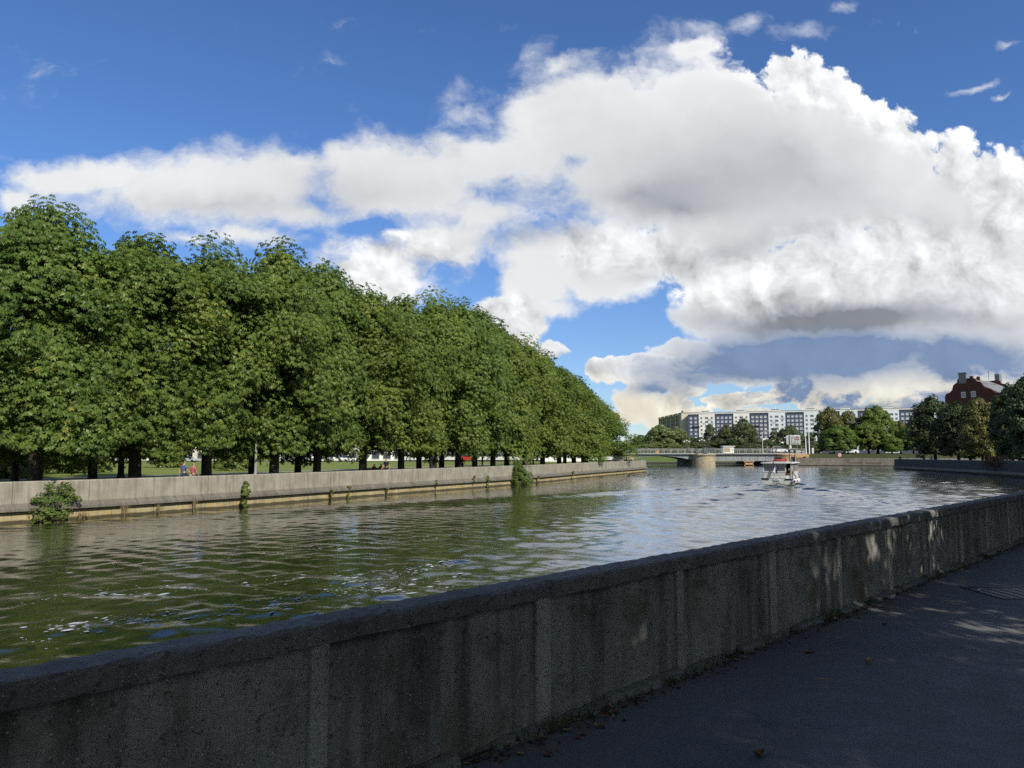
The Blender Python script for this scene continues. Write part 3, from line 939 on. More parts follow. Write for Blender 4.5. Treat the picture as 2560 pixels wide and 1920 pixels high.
def build_banks():
    # one sheet of ground far below, out to the horizon
    g = MB()
    g.add([(-9000, -9000, -2.2), (9000, -9000, -2.2), (9000, 9000, -2.2), (-9000, 9000, -2.2)], [(0, 1, 2, 3)])
    tag(g.build('river_bed', M['earth']), kind='structure')
    # left park
    L = LEFT + LEFT_END[1:]
    L = offset_line(L, -0.22)
    b = MB()
    for a, c in zip(L[:-1], L[1:]):
        pass
    poly = list(L) + [(-20, 232), (-400, 300), (-400, -200)]
    b.add([(p[0], p[1], 1.2) for p in poly], [tuple(range(len(poly)))])
    o = b.build('park_ground', M['lawn'], fix=False)
    tag(o, kind='structure')
    p = MB()
    p.sweep(LEFT, [(-3.1, 1.206), (-0.30, 1.206)], closed=False)
    tag(p.build('riverside_path', M['path_grey'], fix=False), kind='structure')
    p = MB()
    p.sweep(offset_line(LEFT[25:], -26), [(-3.0, 1.208), (0, 1.208)], closed=False)
    tag(p.build('park_path', M['path_grey'], fix=False), kind='structure')
    # far shore beyond the bridge
    f = MB()
    f.add([(-60, 226, .55), (110, 226, .55), (110, 246, 1.9), (-60, 246, 1.9), (110, 268, 3.0), (-60, 268, 3.0)], [(0, 1, 2, 3), (3, 2, 4, 5)])
    tag(f.build('grassy_shore', M['bank_grass']), kind='structure')
    f = MB()
    f.box((25, 225.8, -.4), (170, .5, 1.9))
    tag(f.build('embankment_wall', M['quay_face']), 'low pale embankment wall along the grassy shore beyond the bridge', 'wall', kind='thing')
    # land on the far right, behind the quay
    f = MB()
    q = [(71.5, 190), (82, 187.5), (92.5, 183.5), (112, 178.5), (500, 178), (500, 212), (71.5, 212)]
    f.add([(x, y, 2.1) for x, y in q], [tuple(range(len(q)))])
    tag(f.build('quay_ground', M['earth'], fix=False), kind='structure')
    f = MB()
    f.add([(-3000, 267.5, 2.98), (69.8, 267.5, 2.98), (69.8, 212, 2.98), (2500, 212, 2.98), (4500, 5200, 2.98), (-4500, 5200, 2.98)], [tuple(range(6))])
    tag(f.build('far_ground', M['earth'], fix=False), kind='structure')
    f = MB()
    f.add([(71.5, 195.5, 2.09), (500, 195.5, 2.09), (500, 199.5, 2.93), (71.5, 199.5, 2.93), (500, 212.2, 2.985), (71.5, 212.2, 2.985)], [(0, 1, 2, 3), (3, 2, 4, 5)])
    tag(f.build('grass_verge', M['verge'], fix=False), kind='structure')
    # our own bank: asphalt promenade, then earth under the trees
    a = MB()
    a.sweep(RIGHT, [(-0.02, 1.8), (9.0, 1.8)], closed=False, zfun=right_dz)
    tag(a.build('promenade', M['asphalt'], fix=False), kind='structure')
    a = MB()
    a.sweep(RIGHT, [(9.0, 1.8), (16.0, 1.82), (90.0, 2.0)], closed=False, zfun=right_dz)
    tag(a.build('bank_ground', M['earth'], fix=False), kind='structure')


def build_left_wall():
    w = thing('river_wall', 'long pale grey concrete river wall below the chestnut trees on the left bank', 'wall')
    w['kind'] = 'thing'
    L = LEFT + [LEFT_END[1]] 
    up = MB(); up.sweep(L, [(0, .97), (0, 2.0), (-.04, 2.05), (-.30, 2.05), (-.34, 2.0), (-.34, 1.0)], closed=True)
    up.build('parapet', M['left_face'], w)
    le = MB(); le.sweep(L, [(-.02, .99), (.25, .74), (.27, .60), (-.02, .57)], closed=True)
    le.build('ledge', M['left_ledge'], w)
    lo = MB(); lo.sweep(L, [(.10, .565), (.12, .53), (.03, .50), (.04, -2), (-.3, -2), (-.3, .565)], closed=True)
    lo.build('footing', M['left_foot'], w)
    b = MB(); b.sweep(LEFT_END[1:], [(0, -2), (0, 1.3), (-.4, 1.3), (-.4, -2)], closed=True)
    o = b.build('back_quay_wall', M['quay_face'])
    tag(o, 'low quay wall running from the end of the left river wall to the bridge', 'wall', kind='thing')


def build_near_wall():
    w = thing('parapet_wall', 'dark weathered concrete parapet wall with rounded coping beside the asphalt path', 'wall')
    w['kind'] = 'thing'
    ln = [(p.x, p.y) for p in RIGHT_NEAR]
    full = RIGHT
    body = MB()
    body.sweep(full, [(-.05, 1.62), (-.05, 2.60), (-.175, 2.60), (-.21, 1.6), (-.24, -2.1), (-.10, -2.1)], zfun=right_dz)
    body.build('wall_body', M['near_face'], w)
    rng = random.Random(5)
    nz = {}

    def jit(s, j):
        # chipped, sandy edges close to the viewer
        k = (round(s, 3), j)
        if k not in nz:
            a = 0.0032
            slow = 0.0006 * math.sin(s * 1.3 + j * .4)
            chip = -0.016 * (rng.random() < .018 and 3 <= j <= 6)
            nz[k] = Vector((rng.gauss(0, a) * .6, rng.gauss(0, a) * .6, rng.gauss(0, a) + slow + chip))
        return nz[k]
    cap = MB()
    prof = [(-.03, 2.597), (.028, 2.598), (.031, 2.604), (.030, 2.64), (.028, 2.676), (.022, 2.690), (.008, 2.698), (-.05, 2.700), (-.10, 2.701), (-.15, 2.699), (-.178, 2.692), (-.19, 2.67), (-.19, 2.60), (-.17, 2.588)]
    cap.sweep(ln, prof, jit=jit)
    o = cap.build('coping', M['near_cap'], w, fix=False, smooth=False)
    cap2 = MB()
    i0 = len(RIGHT_NEAR) - 1
    cap2.sweep(RIGHT[i0:], prof, zfun=lambda s: right_dz(s + 92))
    cap2.build('coping', M['near_cap'], w)
    # flush strips at the joints, where the drip groove under the coping stops
    j0 = at_z(1360, 1821, 1.8); ang = math.atan2(RD.y, RD.x)
    nr = Vector((RD.y, -RD.x, 0))
    for k in range(-4, 16):
        c = j0 + RD * (1.575 * k)
        if (c - b0).dot(RD) < -13.5 or (c - b0).dot(RD) > 17: continue
        p = MB()
        wd = .10 if k % 2 else .14
        p.box((c.x - nr.x * .030, c.y - nr.y * .030, 2.195), (wd, .060, .80), rz=ang)
        p.build('joint_strip', M['near_strip'], w, bevel=.004)
        sm = MB()
        e = c - RD * (wd / 2 + .006)
        sm.box((e.x - nr.x * .050, e.y - nr.y * .050, 2.195), (.014, .012, .80), rz=ang)
        sm.build('joint_seam', M['black'], w)
    pl = MB()
    rng2 = random.Random(9)
    i = -13.0
    while i < 16.5:
        ln_ = rng2.uniform(.5, 1.3)
        gap = rng2.choice([0.0, .03, .05, .18, .3])
        a = b0 + RD * i; e = b0 + RD * (i + ln_)
        hh = rng2.uniform(.022, .05); ww = rng2.uniform(.05, .085)
        n = 14
        vs = []
        for t in range(n + 1):
            q = a.lerp(e, t / n)
            j1 = rng2.gauss(0, .006); j2 = rng2.gauss(0, .005)
            vs += [q + nr * -.044 + Vector((0, 0, 0)), q + nr * -.044 + Vector((0, 0, hh + .012 + j2)), q + nr * (ww * .7 + j1 - .04) + Vector((0, 0, hh + j2)), q + nr * (ww + j1 - .03) + Vector((0, 0, hh * .4)), q + nr * (ww + j1 - .025) + Vector((0, 0, -.01))]
        fs = []
        for t in range(n):
            for k in range(4):
                fs.append((t * 5 + k, t * 5 + k + 1, t * 5 + 6 + k, t * 5 + 5 + k))
        fs += [(0, 1, 2, 3, 4), tuple(n * 5 + k for k in (4, 3, 2, 1, 0))]
        pl.add(vs, fs)
        i += ln_ + gap
    pl.build('foot_kerb', M['plinth'], w, fix=True)
    # lower courses of the far part, seen from across the water
    lo = MB()
    far = RIGHT[i0 + 25:]
    lo.sweep(far, [(-.24, .98), (-.5, .76), (-.52, .58), (-.24, .54)], zfun=lambda s: right_dz(s + 128) * .6)
    lo.build('ledge', M['left_ledge'], w)
    lo = MB()
    lo.sweep(far, [(-.30, .40), (-.32, -2), (-.2, -2), (-.2, .40)])
    lo.build('footing', M['quay_face'], w)
    # quay that closes the bay by the bridge
    q = thing('quay_wall', 'sunlit beige concrete quay wall between the bridge and the dark right river wall', 'wall')
    q['kind'] = 'thing'
    b = MB(); b.sweep(QUAY, [(-0.0, -2), (0.0, .9), (.12, 1.0), (.12, 2.05), (.5, 2.05), (.5, -2)])
    b.build('wall_body', M['quay_face'], q)
    b = MB(); b.sweep(QUAY, [(-.25, .75), (-.25, .98), (.115, 1.05), (.115, .7)])
    b.build('ledge', M['left_ledge'], q)
    e = MB(); e.sweep([(79.3, 154), (86, 158), (112, 165)], [(-.2, -2), (-.2, 1.95), (.2, 1.95), (.2, -2)])
    tag(e.build('return_wall', M['quay_face']), 'short concrete wall turning inland at the far end of the right river wall', 'wall', kind='thing')


# ------------------------------------------------------------------ water with real waves
BOAT = at_z(1943, 1213, 0.0)
BOAT_H = Vector((0.47, 0.885, 0)).normalized()


def build_water():
    g = np.random.default_rng(3)

    def axis(segs):
        out = []
        for a, b, n in segs:
            out.append(np.linspace(a, b, n, endpoint=False))
        return np.concatenate(out + [np.array([segs[-1][1]])])
    xs = axis([(-2500, -150, 12), (-150, -32, 40), (-32, 45, 600), (45, 100, 300), (100, 2500, 14)])
    y = [-2500, -600, -120, -60, -30, -15, -6, 0, 3]
    v = 3.0
    while v < 235:
        v += 0.085 + v * 0.0024
        y.append(v)
    y += [245]
    ys = np.array(y)
    X, Y = np.meshgrid(xs, ys)
    dx = np.gradient(xs)[None, :]; dy = np.gradient(ys)[:, None]
    sp = np.maximum(dx, dy)
    Zv = np.zeros_like(X)
    # sheltered, sliding water by the trees; wind chop in the open to the right
    side = X - np.interp(Y, [p[1] for p in LEFT], [p[0] for p in LEFT])
    chop = np.clip((side - 8) / 22, 0.30, 1.25)
    nse = sum(np.sin(X * a + Y * b + c) for a, b, c in ((.11, .07, 1), (-.05, .13, 2), (.21, -.09, 4), (.02, .05, 5))) / 4
    gust = np.clip(.85 + .5 * nse, .3, 1.4)
    for i in range(80):
        lam = float(np.exp(g.uniform(np.log(.34), np.log(3.2))))
        th = g.normal(R(62), R(38))
        k = 2 * np.pi / lam
        amp = .0026 * lam ** .85 * g.uniform(.6, 1.3)
        q = np.clip((lam / np.maximum(sp, 1e-3) - 2.2) / 2.0, 0, 1)
        loc = (.40 + .75 * chop) * gust if lam < 1.1 else (.05 + .55 * chop)
        ph = X * k * math.cos(th) + Y * k * math.sin(th) + g.uniform(0, 6.28) + 1.2 * np.sin(X * .3 + i) + 1.1 * np.sin(Y * .23 + 2 * i)
        Zv += amp * q * loc * np.sin(ph)
    # wake of the boat
    rx, ry = X - BOAT.x, Y - BOAT.y
    s = -(rx * BOAT_H.x + ry * BOAT_H.y)
    t = rx * BOAT_H.y - ry * BOAT_H.x
    sn = np.clip(s, 0, 200)
    arm = np.exp(-((np.abs(t) - (1.6 + sn * .36)) / (1.0 + sn * .05)) ** 2)
    ok = (s > -3)
    Zv += ok * arm * (.20 * (.6 + .6 * np.sin(X * .9 + Y * .37)) * np.exp(-sn / 26) * np.sin(s * 1.15 + np.abs(t) * 1.9) + .10 * np.sin(s * 2.9 + t * 3.3) * np.exp(-sn / 40))
    core = ok * np.exp(-(t / (1.7 + sn * .04)) ** 2) * np.exp(-sn / 34)
    Zv += core * (.11 * np.sin(s * 1.7 + .6 * np.sin(t * 2)) + .08 * np.sin(s * 3.7 + t * 2.2 + 2 * np.sin(s * .5)) + .04 * np.sin(t * 4.3 + s * 1.1))
    n, m = X.shape
    V = np.stack([X, Y, Zv], -1).reshape(-1, 3)
    idx = np.arange(n * m).reshape(n, m)
    Q = np.stack([idx[:-1, :-1], idx[:-1, 1:], idx[1:, 1:], idx[1:, :-1]], -1).reshape(-1, 4)
    me = mesh_np('river', V, Q, M['water'])
    me.polygons.foreach_set('use_smooth', np.ones(len(Q), dtype=bool))
    o = link('river', me)
    tag(o, kind='structure')
    return xs, ys, Zv


build_banks()
build_left_wall()
build_near_wall()
WX, WY, WZ = build_water()


def water_z(x, y):
    i = np.searchsorted(WX, x) - 1; j = np.searchsorted(WY, y) - 1
    return float(WZ[j:j + 2, i:i + 2].max())

# ------------------------------------------------------------------ chestnut avenue on the left bank
chest = TreeKind('chestnut_tree', 5, M['leaf_chestnut'], M['bark_dark'], 17.5, CHESTNUT, 4.9, 3.0, 74, 205, .27, .36, seed=3, clump=.42, lump=.40)
ROW = offset_line(LEFT, -4.6)
ROW2 = offset_line(LEFT, -11.5)
ROW3 = offset_line(LEFT, -24)
# photo column of the trunk, photo row of the top of the crown, label
front = [
    (-150, 560, 'chestnut cut by the left edge, only part of its crown in view'),
    (92, 522, 'tall chestnut with the thickest dark trunk, above the big green bush'),
    (340, 596, 'chestnut with a slim bare trunk, left of the man in the blue shirt'),
    (519, 616, 'chestnut whose trunk rises just right of the man in the blue shirt'),
    (686, 618, 'broad chestnut with a stout trunk next to the thin grey lamp post'),
    (793, 655, 'chestnut with a thin straight trunk, second right of the grey lamp post'),
    (908, 728, 'chestnut standing just left of the pair seated under the trees'),
    (1003, 745, 'chestnut standing just right of the walker in dark navy clothes'),
    (1083, 742, 'chestnut with a broad rounded top below the small crisp white cloud'),
    (1145, 760, 'chestnut in mid avenue with a forked trunk, before a red car'),
    (1187, 768, 'chestnut with a V-shaped fork, left of the dark lamp post in the avenue'),
    (1232, 806, 'chestnut between the dark lamp post and the pale green bush on the wall'),
    (1267, 838, 'chestnut rising directly above the pale green bush that grows from the wall'),
    (1312, 850, 'chestnut whose trunk stands beside the dark figure behind the wall'),
    (1356, 885, 'chestnut just right of the dark figure behind the wall'),
    (1398, 920, 'chestnut toward the far end of the avenue, before the white hoarding'),
    (1434, 945, 'narrow-looking chestnut third from the bridge end of the avenue'),
    (1466, 985, 'chestnut second from the bridge end of the avenue, with yellowish crown'),
    (1500, 1010, 'last and lowest chestnut of the avenue, overhanging the bridge abutment'),
]
rng = random.Random(11)
for k, (px, top, lab) in enumerate(front):
    if px < 0:
        p = Vector((-41.5, 26.5, 0))
    else:
        p, _ = cross_px(ROW, px)
    if p is None: continue
    hz = at_y(px, top, p.y).z - 1.2
    big = 1.10 if k < 3 else 1.0
    chest.put((p.x, p.y, 1.2), hz, rng.uniform(0, 6.28), k, (17.5 / hz) * big * rng.uniform(.86, 1.02), lab, 'tree', 'chestnut trees along the left bank')
back = [
    (-60, 15, ROW2, 'chestnut at the left edge, standing behind the front row'),
    (235, 14.5, ROW2, 'second-row chestnut with thin dark trunk, right of the thickest trunk'),
    (631, 15, ROW2, 'second-row chestnut with its trunk just left of the grey lamp post'),
    (745, 14.5, ROW2, 'second-row chestnut with its trunk between the stout trunk and the thin straight one'),
    (1048, 15, ROW2, 'second-row chestnut with a flared foot on the lawn, right of the walker in navy'),
    (1104, 15, ROW2, 'second-row chestnut with a leaning thin trunk before the pink wall'),
    (1330, 15, ROW2, 'second-row chestnut behind the dark figure'),
    (1412, 15, ROW2, 'second-row chestnut before the white hoarding'),
    (1456, 14, ROW2, 'second-row chestnut nearest the bridge'),
    (305, 12, ROW3, 'park tree with a reddish lit trunk foot on the bright lawn'),
    (40, 12, ROW3, 'park tree deep in shade behind the thickest chestnut trunk'),
]
for k, (px, hz, row, lab) in enumerate(back):
    p, _ = cross_px(row, px)
    if p is None:
        p = Vector((-48 if row is ROW2 else -58, 38, 0))
    chest.put((p.x, p.y, 1.2), hz, rng.uniform(0, 6.28), k + 2, rng.uniform(.95, 1.1), lab, 'tree', 'trees of the park behind the avenue')

# ------------------------------------------------------------------ trees of the right bank and the far shore
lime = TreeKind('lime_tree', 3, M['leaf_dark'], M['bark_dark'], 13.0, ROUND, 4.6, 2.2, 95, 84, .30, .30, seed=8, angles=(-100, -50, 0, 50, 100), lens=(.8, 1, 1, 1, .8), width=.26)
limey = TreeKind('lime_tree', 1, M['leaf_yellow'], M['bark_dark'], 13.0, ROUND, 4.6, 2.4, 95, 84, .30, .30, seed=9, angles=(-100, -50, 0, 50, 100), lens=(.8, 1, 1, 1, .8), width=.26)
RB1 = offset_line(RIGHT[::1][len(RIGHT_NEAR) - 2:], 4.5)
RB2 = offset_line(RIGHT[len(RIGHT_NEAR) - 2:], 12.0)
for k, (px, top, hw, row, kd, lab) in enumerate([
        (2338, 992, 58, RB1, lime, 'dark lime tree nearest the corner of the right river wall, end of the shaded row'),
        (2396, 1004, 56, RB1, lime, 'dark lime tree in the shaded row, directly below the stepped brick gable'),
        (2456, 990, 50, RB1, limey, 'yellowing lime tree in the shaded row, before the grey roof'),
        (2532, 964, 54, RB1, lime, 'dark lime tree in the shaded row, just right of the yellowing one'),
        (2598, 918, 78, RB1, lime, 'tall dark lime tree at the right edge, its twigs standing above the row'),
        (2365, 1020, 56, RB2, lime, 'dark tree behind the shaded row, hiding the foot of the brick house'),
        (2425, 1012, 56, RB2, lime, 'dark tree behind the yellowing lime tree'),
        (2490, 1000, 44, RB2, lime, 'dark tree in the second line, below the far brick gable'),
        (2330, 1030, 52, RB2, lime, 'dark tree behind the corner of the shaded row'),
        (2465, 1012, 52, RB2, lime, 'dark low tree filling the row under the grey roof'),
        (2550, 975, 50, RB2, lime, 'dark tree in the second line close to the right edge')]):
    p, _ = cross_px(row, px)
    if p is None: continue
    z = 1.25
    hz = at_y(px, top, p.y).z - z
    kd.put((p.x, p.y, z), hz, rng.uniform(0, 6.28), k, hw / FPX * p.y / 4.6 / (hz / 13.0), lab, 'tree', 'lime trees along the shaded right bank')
over = TreeKind('chestnut_tree', 3, M['leaf_chestnut'], M['bark_dark'], 17.5, CHESTNUT, 4.9, 4.2, 78, 70, .34, .36, seed=5, clump=.31, inner=.15)
# the trees over our heads: out of view, they shade the promenade
nrm_r = Vector((RD.y, -RD.x, 0))
for k, (s, off, h) in enumerate([(-22, 6.5, 14), (-14, 7, 15), (-6.5, 6.2, 14), (1.0, 6.5, 15), (9, 6.8, 14), (17.5, 6.8, 14.5), (26, 6.8, 14), (34, 7, 14), (42, 7, 14), (51, 7, 13), (60, 7, 13),
                                 (-14, 15, 15), (-2, 15, 16), (11, 15, 16), (24, 15, 15), (13.3, 9.5, 15), (21.8, 9.5, 15), (30.5, 9, 14), (10.3, 10.8, 13)]):
    p = b0 + RD * s + nrm_r * off
    over.put((p.x, p.y, 1.8), h, rng.uniform(0, 6.28), k, 1.0 * 17.5 / h * .86, 'chestnut tree shading the promenade from behind and beside the viewer', 'tree', 'trees over the promenade')

fk = dict(angles=(-70, 0, 70), lens=(.9, 1, .9), width=.3)
far_round = TreeKind('broadleaf_tree', 3, M['leaf_far'], M['bark_dark'], 12.0, ROUND, 4.6, 1.0, 60, 42, .62, .25, seed=21, **fk)
far_tall = TreeKind('poplar_tree', 2, M['leaf_far'], M['bark_dark'], 14.0, TALL, 3.2, 1.0, 60, 40, .6, .25, seed=22, **fk)
willow = TreeKind('willow_tree', 2, M['leaf_willow'], M['bark_dark'], 12.0, WILLOW, 5.0, .6, 80, 44, .7, .3, seed=23, angles=(-60, -20, 20, 60), lens=(.9, 1, 1, .9), width=.16, droop=1.05)
willow_d = TreeKind('willow_tree', 1, M['leaf_far'], M['bark_dark'], 12.0, WILLOW, 5.0, .6, 80, 44, .7, .3, seed=24, angles=(-60, -20, 20, 60), lens=(.9, 1, 1, .9), width=.16, droop=1.05)
autumn = TreeKind('horse_chestnut', 2, M['leaf_autumn'], M['bark_dark'], 12.5, ROUND, 5.0, 2.0, 80, 48, .5, .32, seed=25, **fk)
green = TreeKind('horse_chestnut', 2, M['leaf_chestnut'], M['bark_dark'], 12.5, ROUND, 5.0, 2.0, 80, 48, .5, .32, seed=26, **fk)
# photo column, top row, half width in photo px, depth, ground, kind, label
FAR = [
    (1572, 1112, 26, 285, 3, far_round, 'low dark tree beyond the car at the near end of the bridge'),
    (1602, 1086, 24, 340, 3, far_tall, 'distant bluish poplar left of the big pale willow'),
    (1622, 1082, 20, 345, 3, far_tall, 'distant poplar touching the left side of the big pale willow'),
    (1652, 1060, 36, 275, 3, willow, 'big pale green willow left of the cream apartment gable'),
    (1692, 1066, 32, 282, 3, willow, 'pale willow below the balconies of the olive building'),
    (1640, 1104, 30, 272, 3, willow, 'low pale willow bush at the foot of the big willow'),
    (1722, 1090, 30, 290, 3, far_round, 'dark round tree below the left corner of the long apartment block'),
    (1752, 1092, 28, 285, 3, far_round, 'dark round tree behind the street lamp on the bridge'),
    (1776, 1059, 20, 300, 3, far_tall, 'slim dark tree before the first white section of the block'),
    (1818, 1063, 26, 292, 3, willow_d, 'grey green willow before the second blue section of the block'),
    (1800, 1096, 34, 284, 3, far_round, 'spreading dark tree above the kiosk roof'),
    (1862, 1048, 36, 280, 3, willow_d, 'tallest broad willow in the middle, before the white and blue sections'),
    (1840, 1090, 30, 276, 3, willow_d, 'willow with hanging branches at the foot of the tallest broad willow'),
    (1893, 1094, 22, 276, 3, far_round, 'small tree right of the tallest broad willow'),
    (1920, 1098, 26, 268, 3, far_round, 'round green tree beside the pale street lamp'),
    (1937, 1068, 14, 300, 3, far_tall, 'thin birch before the third white section of the block'),
    (1975, 1062, 30, 290, 3, far_round, 'dark tree behind the billboard'),
    (1996, 1076, 20, 288, 3, far_round, 'tree at the right side of the billboard'),
    (2026, 1080, 18, 280, 3, far_tall, 'loose birch behind the white masts'),
    (2035, 1104, 26, 262, 3, far_round, 'low bushy tree between the masts and the brown chestnut'),
    (1955, 1112, 24, 258, 3, far_round, 'low tree left of the billboard post'),
    (1745, 1106, 34, 262, 3, far_round, 'low spreading tree behind the three-globe lamps'),
    (1710, 1110, 32, 258, 3, far_round, 'low tree behind the railing left of the three-globe lamps'),
    (1880, 1108, 34, 256, 3, far_round, 'low dark tree behind the middle of the right span'),
    (1680, 1108, 30, 256, 3, willow, 'pale low willow behind the railing of the left span'),
    (1612, 1110, 34, 262, 3, willow, 'pale low willow nearest the chestnut avenue, behind the railing'),
    (1990, 1110, 30, 246, 3, far_round, 'low dark bush behind the billboard post'),
    (2076, 1020, 38, 212, 2.92, autumn, 'brown tinged chestnut, leftmost of the group on the quay'),
    (2122, 1024, 34, 216, 2.92, autumn, 'olive chestnut in the middle of the group on the quay'),
    (2098, 1062, 40, 206, 2.92, green, 'low spreading chestnut in front of the quay group'),
    (2195, 1012, 44, 210, 2.92, green, 'tall dark green chestnut with a pointed top, right in the quay group'),
    (2172, 1052, 36, 208, 2.92, green, 'green chestnut left below the pointed one'),
    (2252, 1050, 34, 214, 2.92, autumn, 'yellowish chestnut right of the pointed one, before the blue wall'),
    (2284, 1060, 32, 206, 2.92, green, 'green tree between the quay group and the shaded row'),
    (2318, 1048, 34, 214, 2.92, green, 'tree filling the gap next to the shaded row'),
    (2230, 1090, 30, 204, 2.92, green, 'low tree at the right foot of the quay group'),
]
for k, (px, top, hw, d, z, kd, lab) in enumerate(FAR):
    p = at_y(px, 1130, d)
    hz = at_y(px, top, d).z - z
    Rr = hw / FPX * d
    base_R = {'willow_tree': 5.0, 'broadleaf_tree': 4.6, 'poplar_tree': 3.2, 'horse_chestnut': 5.0}[kd.name]
    kd.put((p.x, d, z), hz, rng.uniform(0, 6.28), k, (Rr / base_R) / (hz / kd.h) * 1.06, lab, 'tree', 'trees on the far shore')
# the wood that closes the horizon
g = np.random.default_rng(77)
N = 26000
a = g.uniform(-.62, .72, N); dd = g.uniform(560, 900, N)
pos = np.stack([a * dd, dd, 3 + g.uniform(0, 1, N) ** .7 * (9 + 4 * np.sin(a * 40) + 3 * np.sin(a * 97 + 1))], -1)
wood = leaf_mesh('far_wood', pos, unit(g.normal(0, 1, (N, 3)) + np.array((0, -.8, .5))), unit(g.normal(0, 1, (N, 3))), g.uniform(1.2, 2.6, N), g.uniform(0, 1, N), M['leaf_far'], **fk)
tag(link('far_treeline', wood), kind='stuff')
# hedge and shrubs at the back of the park
g = np.random.default_rng(78)
shr = TreeKind('shrub', 3, M['leaf_bush'], M['bark_dark'], 2.4, ROUND, 1.7, .15, 26, 40, .26, .05, seed=31, angles=(-60, 0, 60), lens=(.9, 1, .9), width=.25, n_limb=6)
for k, (px, d, h, sx, lab) in enumerate([(588, 92, 2.6, 1.2, 'light green shrub on the lawn, left of the grey lamp post'), (560, 100, 2.0, 1.0, 'small shrub beside the light green one on the lawn'),
                                         (60, 72, 3.0, 1.4, 'shrub seen left of the thickest trunk'), (150, 80, 2.8, 1.3, 'shrub right of the thickest trunk, in half shade'), (225, 84, 2.8, 1.2, 'shrub behind the second-row trunk'),
                                         (410, 110, 3.0, 1.5, 'wide shrub at the back of the lawn above the man in blue'), (20, 66, 3.4, 1.5, 'shrub at the left edge under the crowns')]):
    p = at_y(px, 1130, d)
    shr.put((p.x, d, 1.2), h, k * 1.3, k, sx, lab, 'shrub', 'shrubs in the park')

# ------------------------------------------------------------------ plants that grow from the river walls
def wall_plant(name, px, py_top, py_bot, half_px, label, mat, seed, leaf=.1, n=30, per=26, off=.25, droop=.6, width=.2, angles=(-80, -40, 0, 40, 80), spread=1.0, base_y=None):
    p, d = cross_px(LEFT, px)
    nr = Vector((d.y, -d.x, 0))
    c = p + nr * off
    zb = at_y(px, py_bot, c.y).z; zt = at_y(px, py_top, c.y).z
    Rr = half_px / FPX * c.y
    pos, nm, ax, sz, tint, cs = crown(seed, Rr, 0.02, max(.1, zt - zb), n, per, leaf, ROUND, .32, .2, .8, .3)
    t = thing(name, label, 'plant', (c.x, c.y, zb), 0, 'plants growing from the left river wall')
    link('foliage', leaf_mesh('foliage', pos, nm, ax, sz, tint, mat, angles=angles, lens=[1] * len(angles), width=width, droop=droop), t)
    mb = MB(); r2 = random.Random(seed)
    for cc in cs[:max(5, n // 4)]:
        e = Vector(cc)
        mb.tube([Vector((-nr.x * off * .9, -nr.y * off * .9, -.04)), e * .5 + Vector((0, 0, .02)), e], [.014, .009, .004], 5)
    mb.build('stem', M['bark'], t, fix=False)
    return t


wall_plant('wall_bush', 120, 1208, 1312, 44, 'largest bush on the left river wall, hanging over the ledge down to the water', M['leaf_chestnut'], 41, .085, 34, 30, .5, spread=1)
wall_plant('wall_bush', 170, 1212, 1245, 26, 'thin upper sprays beside the largest bush on the river wall', M['leaf_bush'], 42, .10, 16, 18, .3)
wall_plant('wall_plant', 606, 1213, 1255, 11, 'bright leafy plant hanging alone on the river wall ledge, right of the man in blue', M['leaf_bush'], 43, .13, 20, 22, .40)
wall_plant('willow_bush', 1287, 1166, 1214, 30, 'round pale green bush growing from the river wall ledge near its middle', M['leaf_bush'], 44, .22, 60, 40, .5, droop=.9, width=.12)
wall_plant('wall_plant', 1213, 1196, 1222, 5, 'narrow dark plant at the waterline just left of the pale green bush', M['leaf_chestnut'], 45, .16, 7, 9, .36)
wall_plant('wall_plant', 1426, 1176, 1189, 3, 'small tuft on the ledge beyond the pale green bush', M['leaf_bush'], 46, .16, 5, 9, .36)
wall_plant('wall_plant', 1178, 1190, 1198, 3, 'tiny tuft on the ledge left of the narrow dark plant', M['leaf_bush'], 47, .14, 4, 9, .36)
wall_plant('wall_plant', 822, 1226, 1238, 6, 'small spreading weed on the ledge below the thin straight trunk', M['leaf_bush'], 48, .11, 5, 9, .36)
wall_plant('wall_plant', 866, 1222, 1241, 6, 'small weed on the ledge, left of the seated pair', M['leaf_chestnut'], 49, .11, 5, 9, .36)
wall_plant('wall_plant', 962, 1216, 1226, 5, 'faint weed on the ledge below the walker in navy', M['leaf_bush'], 50, .11, 4, 9, .36)
wall_plant('wall_plant', 1085, 1205, 1214, 4, 'weed on the ledge left of the forked chestnut', M['leaf_chestnut'], 52, .12, 4, 9, .36)
wall_plant('wall_plant', 1338, 1186, 1200, 4, 'weed at the ledge just right of the pale green bush', M['leaf_bush'], 53, .15, 5, 9, .36)


def dry_tuft(px, py_top, py_bot, half_px, label, seed, n=46):
    p, d = cross_px(LEFT, px)
    nr = Vector((d.y, -d.x, 0)); c = p + nr * .14
    zb = at_y(px, py_bot, c.y).z; H = at_y(px, py_top, c.y).z - zb; Rr = half_px / FPX * c.y
    mb = MB(); r2 = random.Random(seed)
    for _ in range(n):
        a = r2.uniform(-1, 1) * Rr
        top = Vector((d.x * a + nr.x * r2.uniform(.05, .35), d.y * a + nr.y * r2.uniform(.05, .35), H * r2.uniform(.0, .7)))
        s = Vector((d.x * a * .3, d.y * a * .3, H * .62))
        mid = s.lerp(top, .5) + Vector((0, 0, H * r2.uniform(.1, .5)))
        mb.tube([s, mid, top], [.008, .006, .003], 3)
    t = mb.build('dry_grass_tuft', M['straw'], None, (c.x, c.y, zb), fix=False)
    tag(t, label, 'plant', 'plants growing from the left river wall')


